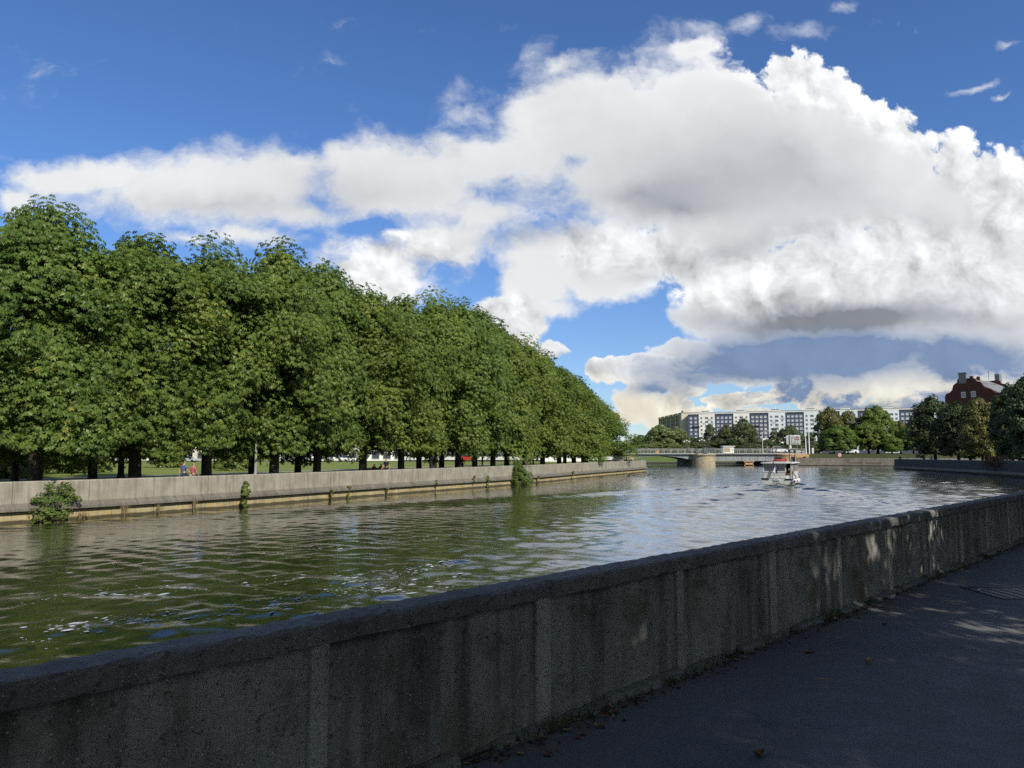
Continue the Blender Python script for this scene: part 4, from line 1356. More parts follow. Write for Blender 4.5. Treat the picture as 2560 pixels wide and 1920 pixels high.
dry_tuft(312, 1255, 1292, 12, 'dry straw tuft hanging from the river wall below the slim bare trunk', 1)
dry_tuft(396, 1262, 1294, 10, 'dry straw tuft at the waterline left of the man in blue', 2)
dry_tuft(484, 1242, 1290, 8, 'green and straw tuft hanging right under the man in blue', 3)
dry_tuft(212, 1278, 1308, 16, 'long dry roots trailing into the water right of the largest bush', 4)

# ------------------------------------------------------------------ foam on the near water
mb = MB(); r3 = random.Random(8)
flow = Vector((1, .96, 0)).normalized()
lines = [(at_z(20, 1600, 0), at_z(1250, 1440, 0), 1.1, 260), (at_z(60, 1500, 0), at_z(1000, 1430, 0), 1.0, 130), (at_z(250, 1420, 0), at_z(1250, 1330, 0), 1.2, 120), (at_z(560, 1545, 0), at_z(1150, 1400, 0), .7, 240),
         (at_z(150, 1570, 0), at_z(420, 1540, 0), .5, 110)]
for A, B, wdt, n in lines:
    for _ in range(n):
        c = A.lerp(B, r3.random()); c = c + Vector((r3.gauss(0, wdt), r3.gauss(0, wdt), 0)) * .5
        r = min(.07, math.exp(r3.gauss(-4.15, .6)))
        el = r3.uniform(1.2, 3.2); th = math.atan2(flow.y, flow.x) + r3.gauss(0, .35)
        k = 9; vs = []
        z = water_z(c.x, c.y) + .004
        for q in range(k):
            t = 2 * math.pi * q / k; rr = r * r3.uniform(.55, 1.2)
            x, y = rr * el * math.cos(t), rr * math.sin(t)
            vs.append((c.x + x * math.cos(th) - y * math.sin(th), c.y + x * math.sin(th) + y * math.cos(th), z))
        vs2 = [(c.x + (v[0] - c.x) * .55, c.y + (v[1] - c.y) * .55, z + r * .12) for v in vs]
        fs = [(q, (q + 1) % k, k + (q + 1) % k, k + q) for q in range(k)] + [tuple(range(k, 2 * k))]
        mb.add(vs + vs2, fs)
tag(mb.build('foam', M['foam'], fix=False, smooth=True), kind='stuff')
# drifting weed off the end of the left wall
mb = MB()
for _ in range(60):
    c = at_z(r3.gauss(1590, 45), r3.gauss(1186, 6), 0)
    z = water_z(c.x, c.y) + .01
    mb.lathe([(r3.uniform(.08, .35), 0), (.03, .05)], 6, (c.x, c.y, z), sx=1.6)
tag(mb.build('drifting_weed', M['leaf_dark'], fix=False), kind='stuff')

# ------------------------------------------------------------------ litter, weeds and leaves at our feet
def curled_leaf(mb, c, L, W, th, curl, m=0, lift=0.0):
    nseg = 5; vs = []
    for i in range(nseg + 1):
        t = i / nseg
        w = W * math.sin(math.pi * min(.96, t * .92 + .06)) ** .8
        for s_ in (-1, 0, 1):
            x = (t - .5) * L; y = s_ * w
            z = curl * ((t - .5) ** 2 * 4 * L * .35) + abs(s_) * w * .55 * curl + lift
            vs.append((c[0] + x * math.cos(th) - y * math.sin(th), c[1] + x * math.sin(th) + y * math.cos(th), c[2] + z + .003))
    fs = []
    for i in range(nseg):
        for k in range(2):
            fs.append((i * 3 + k, i * 3 + k + 1, i * 3 + 4 + k, i * 3 + 3 + k))
    mb.add(vs, fs, m)


M['leaf_brown'] = plain('leaf_brown', (0.16, 0.075, 0.03), 0.8, var=0.35, scale=40)
M['leaf_tan'] = plain('leaf_tan', (0.32, 0.22, 0.10), 0.8, var=0.3, scale=40)
M['leaf_soil'] = plain('leaf_soil', (0.035, 0.027, 0.02), 0.95, var=0.4, scale=40)
M['weed'] = plain('weed', (0.06, 0.085, 0.02), 0.8, var=0.35, scale=20)
mb = MB(); wd = MB()
for _ in range(1500):
    s = r3.uniform(-4, 16.5)
    dens = .5 + .5 * math.sin(s * 2.1) * math.sin(s * .77 + 1)
    if r3.random() > .25 + .75 * dens: continue
    o = abs(r3.gauss(0, .085)) + .015
    c = b0 + RD * s + nrm_r * o
    c.z = 1.8
    q = r3.random()
    if q < .5:
        curled_leaf(mb, c, r3.uniform(.02, .07), r3.uniform(.006, .017), r3.uniform(0, 6.3), r3.uniform(.1, 1.2), r3.choice([0, 0, 1, 2, 2]), r3.uniform(0, .012))
    elif q < .8:
        th = r3.uniform(0, 6.3); L = r3.uniform(.03, .13)
        mb.tube([c + Vector((0, 0, .004)), c + Vector((math.cos(th) * L, math.sin(th) * L, r3.uniform(.004, .02)))], [.0022, .0012], 4, 2)
    else:
        mb.lathe([(0.0, -.002), (r3.uniform(.006, .02), .001), (.004, .012)], 6, c, m=2)
tag(mb.build('leaf_litter', [M['leaf_brown'], M['leaf_tan'], M['leaf_soil']], fix=False), kind='stuff')
spots = [(b0 + RD * r3.uniform(-3, 16), r3.randint(4, 12), r3.uniform(.03, .08)) for _ in range(70)] + [(at_z(2058, 1545, 1.8), 40, .15), (at_z(1830, 1650, 1.8), 16, .05), (at_z(1746, 1685, 1.8), 16, .07), (at_z(1385, 1830, 1.8), 50, .09), (at_z(1690, 1712, 1.8), 50, .06)]
for c, n, h in spots:
    for _ in range(n):
        o = Vector((r3.gauss(0, .07), r3.gauss(0, .07), 0))
        o = RD * o.x * 1.3 + nrm_r * (abs(o.y) * .5 + .01)
        base = Vector((c.x, c.y, 1.8)); base = b0 + RD * (base - b0).dot(RD) + o; base.z = 1.8
        tip = base + Vector((r3.gauss(0, .35) * h, r3.gauss(0, .35) * h, h * r3.uniform(.5, 1.2)))
        sd = Vector((r3.uniform(-1, 1), r3.uniform(-1, 1), 0)).normalized() * .003
        mid = base.lerp(tip, .55) + Vector((0, 0, h * .12))
        wd.add([base - sd, base + sd, mid + sd * .8, tip, mid - sd * .8], [(0, 1, 2, 3, 4)])
tag(wd.build('weeds', M['weed'], fix=False), kind='stuff')
for px, py, L, W, th, cu, mt, lab in [
        (2023, 1632, .11, .028, .2, .5, 'leaf_brown', 'long brown fallen leaf lying on the asphalt nearest the wall'),
        (2170, 1661, .075, .026, .9, 1.6, 'leaf_tan', 'curled tan fallen leaf standing up on the asphalt'),
        (1897, 1892, .085, .030, .6, 1.1, 'leaf_brown', 'curled rusty leaf at the bottom edge of the photo'),
        (1303, 1886, .05, .020, .2, .4, 'leaf_tan', 'pale fallen leaf at the wall foot, bottom of the photo'),
        (1367, 1890, .06, .018, -.5, .5, 'leaf_brown', 'brown fallen leaf right of the pale one at the wall foot'),
        (2211, 1563, .05, .018, .2, .8, 'leaf_soil', 'small dark crumpled leaf in the middle of the asphalt'),
        (1560, 1803, .03, .012, .8, .8, 'leaf_soil', 'tiny dark leaf on the asphalt right of the wall foot')]:
    p = at_z(px, py, 1.8)
    mb = MB(); curled_leaf(mb, (0, 0, 0), L, W, th, cu)
    tag(mb.build('fallen_leaf', M[mt], None, (p.x, p.y, 1.8), fix=False), lab, 'leaf', 'fallen leaves on the promenade')
p = at_z(2055, 1700, 1.8)
mb = MB(); mb.tube([(-.05, 0, .006), (0, .006, .01), (.05, 0, .005)], [.003, .004, .002], 6)
tag(mb.build('twig', M['leaf_tan'], None, (p.x, p.y, 1.8), fix=False), 'short pale twig lying on the asphalt below the two large leaves', 'twig')
for px, py, s_, lab in [(2227, 1499, .085, 'crumpled white paper scrap against the wall foot'), (2444, 1480, .06, 'flat white paper scrap on the asphalt left of the drain cover')]:
    p = at_z(px, py, 1.8)
    mb = MB(); curled_leaf(mb, (0, 0, 0), s_ * 1.6, s_ * .45, .3, 1.1)
    tag(mb.build('paper_scrap', M['offwhite'], None, (p.x, p.y, 1.8), fix=False), lab, 'litter')
p = at_z(2548, 1482, 1.8)
t = thing('drain_cover', 'dark rectangular drain cover sunk in the asphalt at the right edge', 'cover', (p.x, p.y, 1.8), 0.05)
mb = MB()
for (x, y, sx, sy) in ((0, .36, .98, .05), (0, -.36, .98, .05), (-.46, 0, .05, .66), (.46, 0, .05, .66)): mb.box((x, y, .004), (sx, sy, .016))
mb.build('frame', M['dark_metal'], t)
mb = MB(); mb.box((0, 0, .001), (.86, .66, .008))
for i in range(6): mb.box((-.35 + .14 * i, 0, .007), (.03, .6, .006))
mb.build('lid', M['black'], t)

# ------------------------------------------------------------------ people
def skin_mesh(name, chains, mat):
    """chains: [[(x,y,z,r), ...], ...]; the first point of a later chain is welded to the nearest existing joint"""
    vs, es, rs = [], [], []
    for ci, ch in enumerate(chains):
        prev = None
        for i, (x, y, z, r) in enumerate(ch):
            if ci and i == 0:
                k = min(range(len(vs)), key=lambda q: (Vector(vs[q]) - Vector((x, y, z))).length)
                prev = k; continue
            vs.append((x, y, z)); rs.append(r)
            if prev is not None: es.append((prev, len(vs) - 1))
            prev = len(vs) - 1
    me = bpy.data.meshes.new(name); me.from_pydata(vs, es, [])
    o = bpy.data.objects.new(name, me); C.objects.link(o)
    md = o.modifiers.new('skin', 'SKIN'); md.use_smooth_shade = True
    for k, r in enumerate(rs):
        sv_ = me.skin_vertices[0].data[k]
        sv_.radius = (r, r); sv_.use_root = (k == 0)
    sb = o.modifiers.new('sub', 'SUBSURF'); sb.levels = sb.render_levels = 1
    dg = bpy.context.evaluated_depsgraph_get(); dg.update()
    out = bpy.data.meshes.new_from_object(o.evaluated_get(dg))
    bpy.data.objects.remove(o); bpy.data.meshes.remove(me)
    out.name = name
    out.materials.clear(); out.materials.append(mat)
    out.polygons.foreach_set('use_smooth', [True] * len(out.polygons))
    return out


def pose_joints(pose):
    J = dict(pel=(0, 0, .95), spi=(0, 0, 1.14), che=(0, .01, 1.34), nec=(0, .01, 1.49), jaw=(0, .035, 1.565), hed=(0, .03, 1.64), top=(0, .02, 1.715))
    for s, n in ((-1, 'l'), (1, 'r')):
        J.update({'sh' + n: (s * .185, 0, 1.41), 'el' + n: (s * .245, -.03, 1.13), 'wr' + n: (s * .25, .06, .89), 'ha' + n: (s * .25, .09, .81), 'hi' + n: (s * .09, 0, .90), 'kn' + n: (s * .105, .02, .49), 'an' + n: (s * .11, -.02, .085), 'to' + n: (s * .12, .15, .035)})
    if pose == 'walk':
        J.update(knl=(-.1, .16, .51), anl=(-.1, .22, .09), tol=(-.11, .38, .05), knr=(.1, -.04, .48), anr=(.1, -.28, .14), tor=(.11, -.16, .04), ell=(-.25, -.12, 1.15), wrl=(-.25, -.1, .9), hal=(-.25, -.08, .82), elr=(.25, .06, 1.14), wrr=(.24, .22, .95), har=(.24, .27, .88))
    if pose == 'lean':
        J.update(che=(0, .1, 1.32), nec=(0, .16, 1.46), jaw=(0, .2, 1.53), hed=(0, .2, 1.60), top=(0, .2, 1.68), shl=(-.185, .12, 1.38), shr=(.185, .12, 1.38), ell=(-.25, .2, 1.12), wrl=(-.2, .42, 1.02), hal=(-.17, .49, 1.0), elr=(.25, .2, 1.12), wrr=(.2, .42, 1.02), har=(.17, .49, 1.0))
    if pose == 'sit':
        for k in list(J):
            x, y, z = J[k]; J[k] = (x, y, z - .46)
        J.update(knl=(-.12, .44, .50), anl=(-.12, .46, .085), tol=(-.12, .62, .035), knr=(.12, .44, .50), anr=(.12, .40, .085), tor=(.13, .56, .035), wrl=(-.14, .26, .6), hal=(-.11, .33, .57), wrr=(.14, .26, .6), har=(.11, .33, .57))
    return J


_person_cache = {}


def person_meshes(pose):
    if pose in _person_cache: return _person_cache[pose]
    J = pose_joints(pose)
    P = lambda k, r: (*J[k], r)
    body = [[P('pel', .12), P('spi', .105), P('che', .12), P('nec', .055), P('jaw', .066), P('hed', .086), P('top', .058)]]
    h = J['hed']
    body.append([P('hed', .08), (h[0], h[1] + .095, h[2] - .02, .014), (h[0], h[1] + .112, h[2] - .035, .012)])
    for s in (-1, 1): body.append([P('hed', .08), (h[0] + s * .078, h[1] - .005, h[2] - .01, .016), (h[0] + s * .092, h[1] - .015, h[2] - .012, .014)])
    for s, n in ((-1, 'l'), (1, 'r')):
        w, hd = Vector(J['wr' + n]), Vector(J['ha' + n])
        ax = (hd - w).normalized(); side = Vector((0, 1, 0)) if abs(ax.y) < .8 else Vector((1, 0, 0))
        side = (side - ax * side.dot(ax)).normalized()
        body.append([P('che', .1), P('sh' + n, .058), P('el' + n, .042), P('wr' + n, .028), P('ha' + n, .036)])
        for f, ln in ((-1.5, .062), (-.5, .078), (.5, .082), (1.5, .07)):
            a = hd + side * f * .018; bend = Vector((0, 0, -1)) * .012
            body.append([P('ha' + n, .03), (*(a + ax * ln * .55), .0095), (*(a + ax * ln + bend), .0075)])
        th = w.lerp(hd, .5) + side * .035
        body.append([P('ha' + n, .03), (*(th + ax * .02), .011), (*(th + ax * .055 + side * .012), .009)])
        body.append([P('pel', .1), P('hi' + n, .082), P('kn' + n, .056), P('an' + n, .036), P('to' + n, .034)])
    shirt = [[(*J['pel'], .135), P('spi', .128), P('che', .142), (*Vector(J['nec']).lerp(Vector(J['che']), .28), .075)]]
    for n in 'lr':
        mid = Vector(J['sh' + n]).lerp(Vector(J['el' + n]), .75)
        shirt.append([P('che', .1), P('sh' + n, .074), (*mid, .062)])
    tr = [[(*J['pel'], .132)]]
    for n in 'lr':
        tr.append([P('pel', .1), P('hi' + n, .10), P('kn' + n, .072), (*Vector(J['an' + n]).lerp(Vector(J['kn' + n]), .06), .056)])
    shoes = []
    for n in 'lr':
        a, t = Vector(J['an' + n]), Vector(J['to' + n])
        shoes.append([[(*(a + Vector((0, -.05, -.035))), .046), (*a.lerp(t, .5) + Vector((0, 0, -.02)), .05), (*t, .042)]] if False else [[(a.x, a.y - .05, a.z - .03, .046), ((a.x + t.x) / 2, (a.y + t.y) / 2, (a.z + t.z) / 2 - .012, .05), (t.x, t.y, t.z + .004, .042)]])
    tp = Vector(J['top']); hd = Vector(J['hed'])
    hair = [[(hd.x, hd.y - .045, hd.z - .045, .066), (hd.x, hd.y - .03, hd.z + .02, .088), (tp.x, tp.y - .005, tp.z - .012, .072)]]
    r = dict(body=skin_mesh('body', body, M['skin']), shirt=skin_mesh('shirt', shirt, M['cloth_blue']), trousers=skin_mesh('trousers', tr, M['cloth_jean']),
             shoe=[skin_mesh('shoe', s, M['black']) for s in shoes], hair=skin_mesh('hair', hair, M['hair']))
    _person_cache[pose] = r
    return r


def person(loc, facing, pose, label, shirt, trousers, h=1.75, hair='hair', group=None):
    ms = person_meshes(pose)
    t = thing('person', label, 'person', loc, math.atan2(facing[1], facing[0]) - R(90), group)
    t.scale = (h / 1.75,) * 3
    link('body', ms['body'], t)
    for nm, mt in (('shirt', shirt), ('trousers', trousers), ('hair', hair)):
        me = ms[nm].copy(); me.materials[0] = M[mt]
        link(nm, me, t)
    for s in ms['shoe']: link('shoe', s, t)
    return t


PATHL = offset_line(LEFT, -1.3)


def on_left(px, off=-1.3):
    p, d = cross_px(offset_line(LEFT, off), px)
    return p, d


p, d = on_left(461)
person((p.x, p.y, 1.2), (d.x, d.y), 'walk', 'man in blue t-shirt walking on the far river path, arm around a companion', 'cloth_blue', 'cloth_jean', 1.80)
p2 = p + d * .1 + Vector((d.y, -d.x, 0)) * .42 + Vector((d.x, d.y, 0)) * .25
person((p2.x, p2.y, 1.2), (d.x, d.y), 'walk', 'fair-haired companion in pink top close beside the man in blue', 'cloth_pink', 'cloth_beige', 1.66, 'leaf_tan')
p, d = on_left(966)
person((p.x, p.y, 1.2), (-d.x, -d.y), 'walk', 'walker in dark navy t-shirt behind the far river wall', 'cloth_navy', 'cloth_dark', 1.78)
p, d = on_left(945, -5.2)
bench = thing('park_bench', 'dark park bench under the chestnuts with two people seated on it', 'bench', (p.x, p.y, 1.2), math.atan2(d.y, d.x) + R(180))
mb = MB()
for i in range(4): mb.box((0, -.2 + .12 * i, .45), (2.2, .09, .035))
mb.build('seat', M['bark'], bench)
mb = MB()
for i in range(3): mb.box((0, -.27 - .03 * i, .58 + .12 * i), (2.2, .03, .09))
mb.build('backrest', M['bark'], bench)
for x in (-.9, .9):
    mb = MB(); mb.box((x, .12, .22), (.06, .06, .43)); mb.box((x, -.24, .42), (.06, .05, .84)); mb.box((x, -.06, .415), (.06, .34, .05))
    mb.build('leg', M['dark_metal'], bench)
for k, (o, sh, lab) in enumerate([(-.5, 'cloth_dark', 'person in black seated on the park bench, nearer the trunk'), (.45, 'cloth_navy', 'person in dark top seated on the park bench, nearer the walker in navy')]):
    q = Vector((p.x, p.y, 0)) + Vector((d.x, d.y, 0)) * o
    fr = Vector((d.y, -d.x, 0))
    person((q.x, q.y, 1.22), (fr.x, fr.y), 'sit', lab, sh, 'cloth_jean', 1.72)
p, d = on_left(1321)
person((p.x, p.y, 1.2), (d.x, d.y), 'walk', 'dark clothed figure walking away behind the wall, right of the pale green bush', 'cloth_dark', 'cloth_dark', 1.8)
p, d = on_left(1156, -9)
person((p.x, p.y, 1.2), (d.x, d.y), 'walk', 'person in white top walking on the lawn under the forked chestnut', 'cloth_white', 'cloth_beige', 1.7)
# on our bank, far round the bend
for px, off, pose, sh, z, lab in [(2249, -.1, 'sit', 'cloth_navy', 1.50, 'person in navy sitting on top of the dark right river wall'),
                                  (2327, 3.2, 'walk', 'cloth_white', 1.2, 'pedestrian in white top walking before the shaded lime trees'),
                                  (2309, 4.0, 'stand', 'cloth_beige', 1.2, 'pedestrian in beige standing left of the one in white')]:
    c, dd_ = cross_px(offset_line(RIGHT[len(RIGHT_NEAR):], off), px)
    if c is None: continue
    person((c.x, c.y, z), (.3, 1), pose, lab, sh, 'cloth_jean', 1.75)


# ------------------------------------------------------------------ cars
def make_car(kind='hatch'):
    """a car at the origin, nose along +X"""
    def sect(prof, ys):
        pass
    mb = MB()
    Lh = 2.1
    side = [(-2.08, .32), (-2.12, .62), (-2.02, .86), (-1.0, .93), (.75, .92), (1.55, .84), (2.02, .68), (2.10, .50), (2.06, .30)]
    ysc = [(-.86, .96), (-.80, 1.0), (.80, 1.0), (.86, .96)]
    vs, n = [], len(side)
    for y, s in ysc:
        for x, z in side: vs.append((x * (1 if abs(y) < .83 else .985), y, .30 + (z - .30) * s))
    fs = []
    for i in range(3):
        for k in range(n):
            fs.append((i * n + k, i * n + (k + 1) % n, (i + 1) * n + (k + 1) % n, (i + 1) * n + k))
    fs += [tuple(range(n)), tuple(reversed(range(3 * n, 4 * n)))]
    mb.add(vs, fs)
    cab = [(-1.85, .90), (-1.62, 1.30), (-1.2, 1.44), (.10, 1.46), (.55, 1.36), (1.15, .90)]
    roof = [(-1.45, 1.36), (-1.15, 1.462), (.08, 1.478), (.42, 1.40)]
    gl = MB()
    vs = []
    for y, s in ((-.74, 0), (.74, 0)):
        for x, z in cab: vs.append((x, y * (1 - .16 * (z - .9) / .56), z))
    n = len(cab)
    fs = [(k, k + 1, n + k + 1, n + k) for k in range(n - 1)] + [tuple(range(n)), tuple(reversed(range(n, 2 * n))), (0, n, 2 * n - 1, n - 1)]
    gl.add(vs, fs)
    rf = MB(); vs = []
    for y in (-.63, .63):
        for x, z in roof: vs.append((x, y, z))
    n = len(roof)
    rf.add(vs + [(v[0], v[1], v[2] - .05) for v in vs], [(k, k + 1, n + k + 1, n + k) for k in range(n - 1)] + [(0, n, 3 * n, 2 * n), (n - 1, 2 * n - 1, 4 * n - 1, 3 * n - 1)] + [(k, k + 1, 2 * n + k + 1, 2 * n + k) for k in range(n - 1)] + [(n + k, n + k + 1, 3 * n + k + 1, 3 * n + k) for k in range(n - 1)])
    wh = MB()
    wh.lathe([(.16, -.1), (.29, -.1), (.32, -.06), (.32, .06), (.29, .1), (.16, .1)], 18)
    rim = MB(); rim.lathe([(.0, .075), (.05, .09), (.17, .085), (.18, -.085), (.0, -.08)], 12)
    lt = MB(); lt.box((0, 0, 0), (.10, .34, .12))
    return dict(body=mb, glass=gl, roof=rf, wheel=wh, rim=rim, light=lt)


_car = None


def car(loc, facing, label, paint, h=1.0, group=None, lights=True):
    global _car
    if _car is None:
        cdict = make_car()
        _car = {}
        for k, b in cdict.items():
            o = b.build(k, M['black'], bevel=.03 if k == 'body' else 0)
            _car[k] = o.data; bpy.data.objects.remove(o)
    t = thing('parked_car' if group else 'car', label, 'car', loc, math.atan2(facing[1], facing[0]), group)
    t.scale = (1, 1, h)

    def part(nm, key, mt, par=t, loc=None, rot=None):
        me = _car[key].copy(); me.materials[0] = M[mt]
        o = link(nm, me, par, loc)
        if rot: o.rotation_euler = rot
        return o
    part('body', 'body', paint); part('window', 'glass', 'glass_dark'); part('roof', 'roof', paint)
    for x in (-1.28, 1.32):
        for y in (-.78, .78):
            w = part('wheel', 'wheel', 'rubber', t, (x, y, .32), (R(90), 0, 0))
            part('rim', 'rim', 'mid_metal', w)
    for y in (-.6, .6):
        part('headlight', 'light', 'white', t, (2.03, y, .64)); part('tail_light', 'light', 'red', t, (-2.05, y, .70))
    return t

# ------------------------------------------------------------------ bridge
YB = 190.0
BW = 16.0
X1 = at_y(1562, 1140, YB).x; X2 = at_y(1757, 1140, YB).x; X3 = at_y(1965, 1140, YB).x
DECK = 3.25


def build_bridge():
    t = thing('river_bridge', 'low grey steel road bridge on round pale stone piers across the river', 'bridge')
    t['kind'] = 'thing'
    xl, xr = -28.0, X3 + 5.0
    mb = MB(); mb.box(((xl + xr) / 2, YB + BW / 2, DECK - .17), (xr - xl, BW + 1.0, .34))
    mb.build('deck', M['rail_grey'], t, bevel=.03)

    def haunch(xa, xb, y, d0, d1, d2=None, m='steel_grey', th=.35):
        n = 24; up = []; lo = []
        for i in range(n + 1):
            u = -1 + 2 * i / n
            d = d1 + ((d0 if u < 0 else (d2 if d2 is not None else d0)) - d1) * abs(u) ** 1.8
            x = xa + (xb - xa) * i / n
            up.append((x, DECK - .34)); lo.append((x, DECK - .34 - d))
        poly = up + lo[::-1]
        g = MB(); g.plate(poly, (0, y, 0), (1, 0, 0), (0, 0, 1), th)
        # flange and stiffeners
        for i in range(0, n, 1):
            a, c = lo[i], lo[i + 1]
            g.add([(a[0], y - th - .12, a[1]), (c[0], y - th - .12, c[1]), (c[0], y + .12, c[1]), (a[0], y + .12, a[1]), (a[0], y - th - .12, a[1] - .07), (c[0], y - th - .12, c[1] - .07), (c[0], y + .12, c[1] - .07), (a[0], y + .12, a[1] - .07)],
                  [(0, 1, 2, 3), (4, 7, 6, 5), (0, 4, 5, 1), (1, 5, 6, 2), (2, 6, 7, 3), (3, 7, 4, 0)])
        for i in range(2, n - 1, 3):
            g.box((up[i][0], y - th - .05, (up[i][1] + lo[i][1]) / 2), (.08, .1, up[i][1] - lo[i][1] - .02))
        g.build('girder', M[m], t, fix=True)
    xa, xb = X1 + 2.2, X2 - 2.6
    for y in (YB + .5, YB + BW / 2, YB + BW - .6): haunch(xa, xb, y, .85, .38, 1.45)
    for y in (YB + .5, YB + BW / 2, YB + BW - .6): haunch(X2 + 2.6, X3 - 2.4, y, 1.62, 1.62, m='steel_grey')
    for y in (YB + .5, YB + BW - .6): haunch(xl, X1 - 2.2, y, 1.35, 1.35, m='offwhite')
    # piers: a round nose up- and downstream with a wall between
    for nm, x, sm in (('pier', X2, 1.0), ('abutment', X1, .78)):
        g = MB()
        r = 2.85 * sm
        prof = [(r * 1.05, -2), (r * 1.03, .2), (r * .985, 2.5), (r * .985, 2.62), (r * 1.08, 2.66), (r * 1.08, 2.95), (r * .9, 3.02), (0.0, 3.03)]
        g.lathe(prof, 40, (x, YB - .6, 0)); g.lathe(prof, 40, (x, YB + BW + .6, 0))
        g.box((x - .4 * sm, YB + BW / 2, .2), (r * 1.5, BW, 4.3))
        g.build(nm, M['stone'], t, smooth=False)
    g = MB()
    r = 2.3
    g.lathe([(r, -2), (r, 2.6), (r * 1.06, 2.64), (r * 1.06, 2.93), (0, 3.0)], 30, (X3, YB - .2, 0))
    g.box((X3 + 3.2, YB + BW / 2, .55), (5.4, BW, 4.7))
    g.build('abutment', M['orange_brick'], t)
    g = MB()
    g.plate([(X3 + .5, 2.0), (X3 + 2.9, 1.8), (X3 + 2.9, 2.95), (X3 + .5, 2.95)], (0, YB + .1, 0), (1, 0, 0), (0, 0, 1), .5)
    g.plate([(X3 + 2.2, 2.1), (X3 + 3.6, 2.1), (X3 + 5.6, 2.95), (X3 + 2.2, 2.95)], (0, YB - .6, 0), (1, 0, 0), (0, 0, 1), .5)
    g.build('wing_wall', M['orange_brick'], t)
    # railings
    for y in (YB - .35, YB + BW + .35):
        g = MB()
        for z in (.30, .55, .80): g.box(((xl + xr) / 2, y, DECK + z), (xr - xl, .05, .055))
        g.box(((xl + xr) / 2, y, DECK + 1.05), (xr - xl, .10, .09))
        x = xl
        while x < xr:
            g.box((x, y, DECK + .52), (.09, .08, 1.04)); x += 1.9
        g.build('railing', M['rail_grey'], t)
    g = MB()
    for x in (X1 - .5, X2 - 1.6, X2 + .55):
        g.box((x, YB - .55, DECK + .55), (1.0 if x > X2 else .7, .5, 1.15))
    g.build('parapet_block', M['paint_grey'], t, bevel=.03)
    g = MB(); g.box((at_y(1643, 1130, YB).x, YB - .42, DECK + .25), (.75, .08, .75))
    g.build('notice_board', M['orange_brick'], t)
    # timber guide below the right span
    g = MB(); xg = at_y(1869, 1150, YB).x
    g.box((xg, YB - 1.0, 1.15), (2.6, .3, .16)); g.box((xg - 1.1, YB - 1, .3), (.2, .2, 1.7)); g.box((xg + 1.1, YB - 1, .3), (.2, .2, 1.7)); g.box((xg, YB - 1.0, .55), (2.4, .2, .5))
    o = g.build('mooring_guide', M['orange_brick'])
    tag(o, 'orange brown timber mooring guide standing in the water under the right span', 'mooring')
    # road beyond
    g = MB(); g.box((X3 + 60, YB + 30, 3.0), (112, 12, .06)); tag(g.build('road', M['road']), kind='structure')


M['paint_grey'] = plain('paint_grey', (0.10, 0.115, 0.13), 0.3, var=.03)
build_bridge()
xs_ = lambda px, d: at_y(px, 1130, d).x
for px, dy, f, shirt, lab in [(1655, .6, (1, 0), 'cloth_dark', 'pedestrian in black on the bridge, nearest the notice board'),
                              (1720, .6, (1, 0), 'cloth_navy', 'pedestrian in navy on the bridge, left of the centre pier blocks'),
                              (1741, .7, (-1, 0), 'cloth_dark', 'dark pedestrian between the two parapet blocks over the pier'),
                              (1876, .6, (-1, 0), 'cloth_dark', 'dark cyclist-like walker on the middle of the right bridge span'),
                              (1919, .6, (1, 0), 'cloth_white', 'pedestrian in white on the bridge left of the white car'),
                              (1932, .7, (1, 0), 'cloth_pink', 'pedestrian in pink on the bridge in front of the white car'),
                              (1941, .6, (-1, 0), 'cloth_navy', 'pedestrian in navy on the bridge in front of the white car'),
                              (2004, 2.0, (1, 0), 'cloth_beige', 'pedestrian in beige at the bridge end, beside the white masts')]:
    person((xs_(px, YB + dy), YB + dy, DECK), f, 'walk', lab, shirt, 'cloth_jean', 1.75, group='people on the bridge')
M['paint_grey'] = plain('paint_grey', (0.10, 0.115, 0.13), 0.3, var=.03)
M['paint_white'] = plain('paint_white', (0.70, 0.71, 0.72), 0.3, var=.03)
M['paint_dark'] = plain('paint_dark', (0.02, 0.025, 0.035), 0.25, var=.03)
M['paint_silver'] = plain('paint_silver', (0.38, 0.40, 0.41), 0.3, var=.03)
M['paint_red'] = plain('paint_red', (0.4, 0.03, 0.03), 0.3, var=.03)
car((xs_(1578, YB + 5), YB + 5, DECK), (1, 0), 'blue grey car at the near end of the bridge beside the chestnuts', 'paint_grey')
car((xs_(1779, YB + 5), YB + 5, DECK), (1, 0), 'dark car on the bridge just right of the centre pier', 'paint_dark')
car((xs_(1948, YB + 6), YB + 6, DECK), (1, 0), 'white car on the bridge behind three pedestrians', 'paint_white', 1.12)
car((xs_(2096, 206), 206, 2.95), (1, -.2), 'white car parked under the brown chestnuts on the quay', 'paint_white', 1.1, 'cars parked on the quay')
car((xs_(2124, 207), 207, 2.95), (1, .1), 'white van-like car under the quay chestnuts, right of the red sign', 'paint_white', 1.35, 'cars parked on the quay')
car((xs_(1988, YB + 8), YB + 8, 3.0), (1, 0), 'silver car at the bridge end beneath the billboard', 'paint_silver')

# ------------------------------------------------------------------ apartment blocks
M['wall_blue'] = plain('wall_blue', (0.070, 0.088, 0.145), 0.85, var=.06, scale=.4)
M['wall_white'] = plain('wall_white', (0.86, 0.855, 0.81), 0.85, var=.08, scale=.3)
M['wall_paleblue'] = plain('wall_paleblue', (0.42, 0.50, 0.58), 0.85, var=.05, scale=.4)
M['wall_cream'] = plain('wall_cream', (0.55, 0.51, 0.42), 0.85, var=.08, scale=.3)
M['wall_olive'] = plain('wall_olive', (0.30, 0.33, 0.17), 0.85, var=.1, scale=.4)
M['wall_grey'] = plain('wall_grey', (0.26, 0.28, 0.31), 0.85, var=.08, scale=.3)


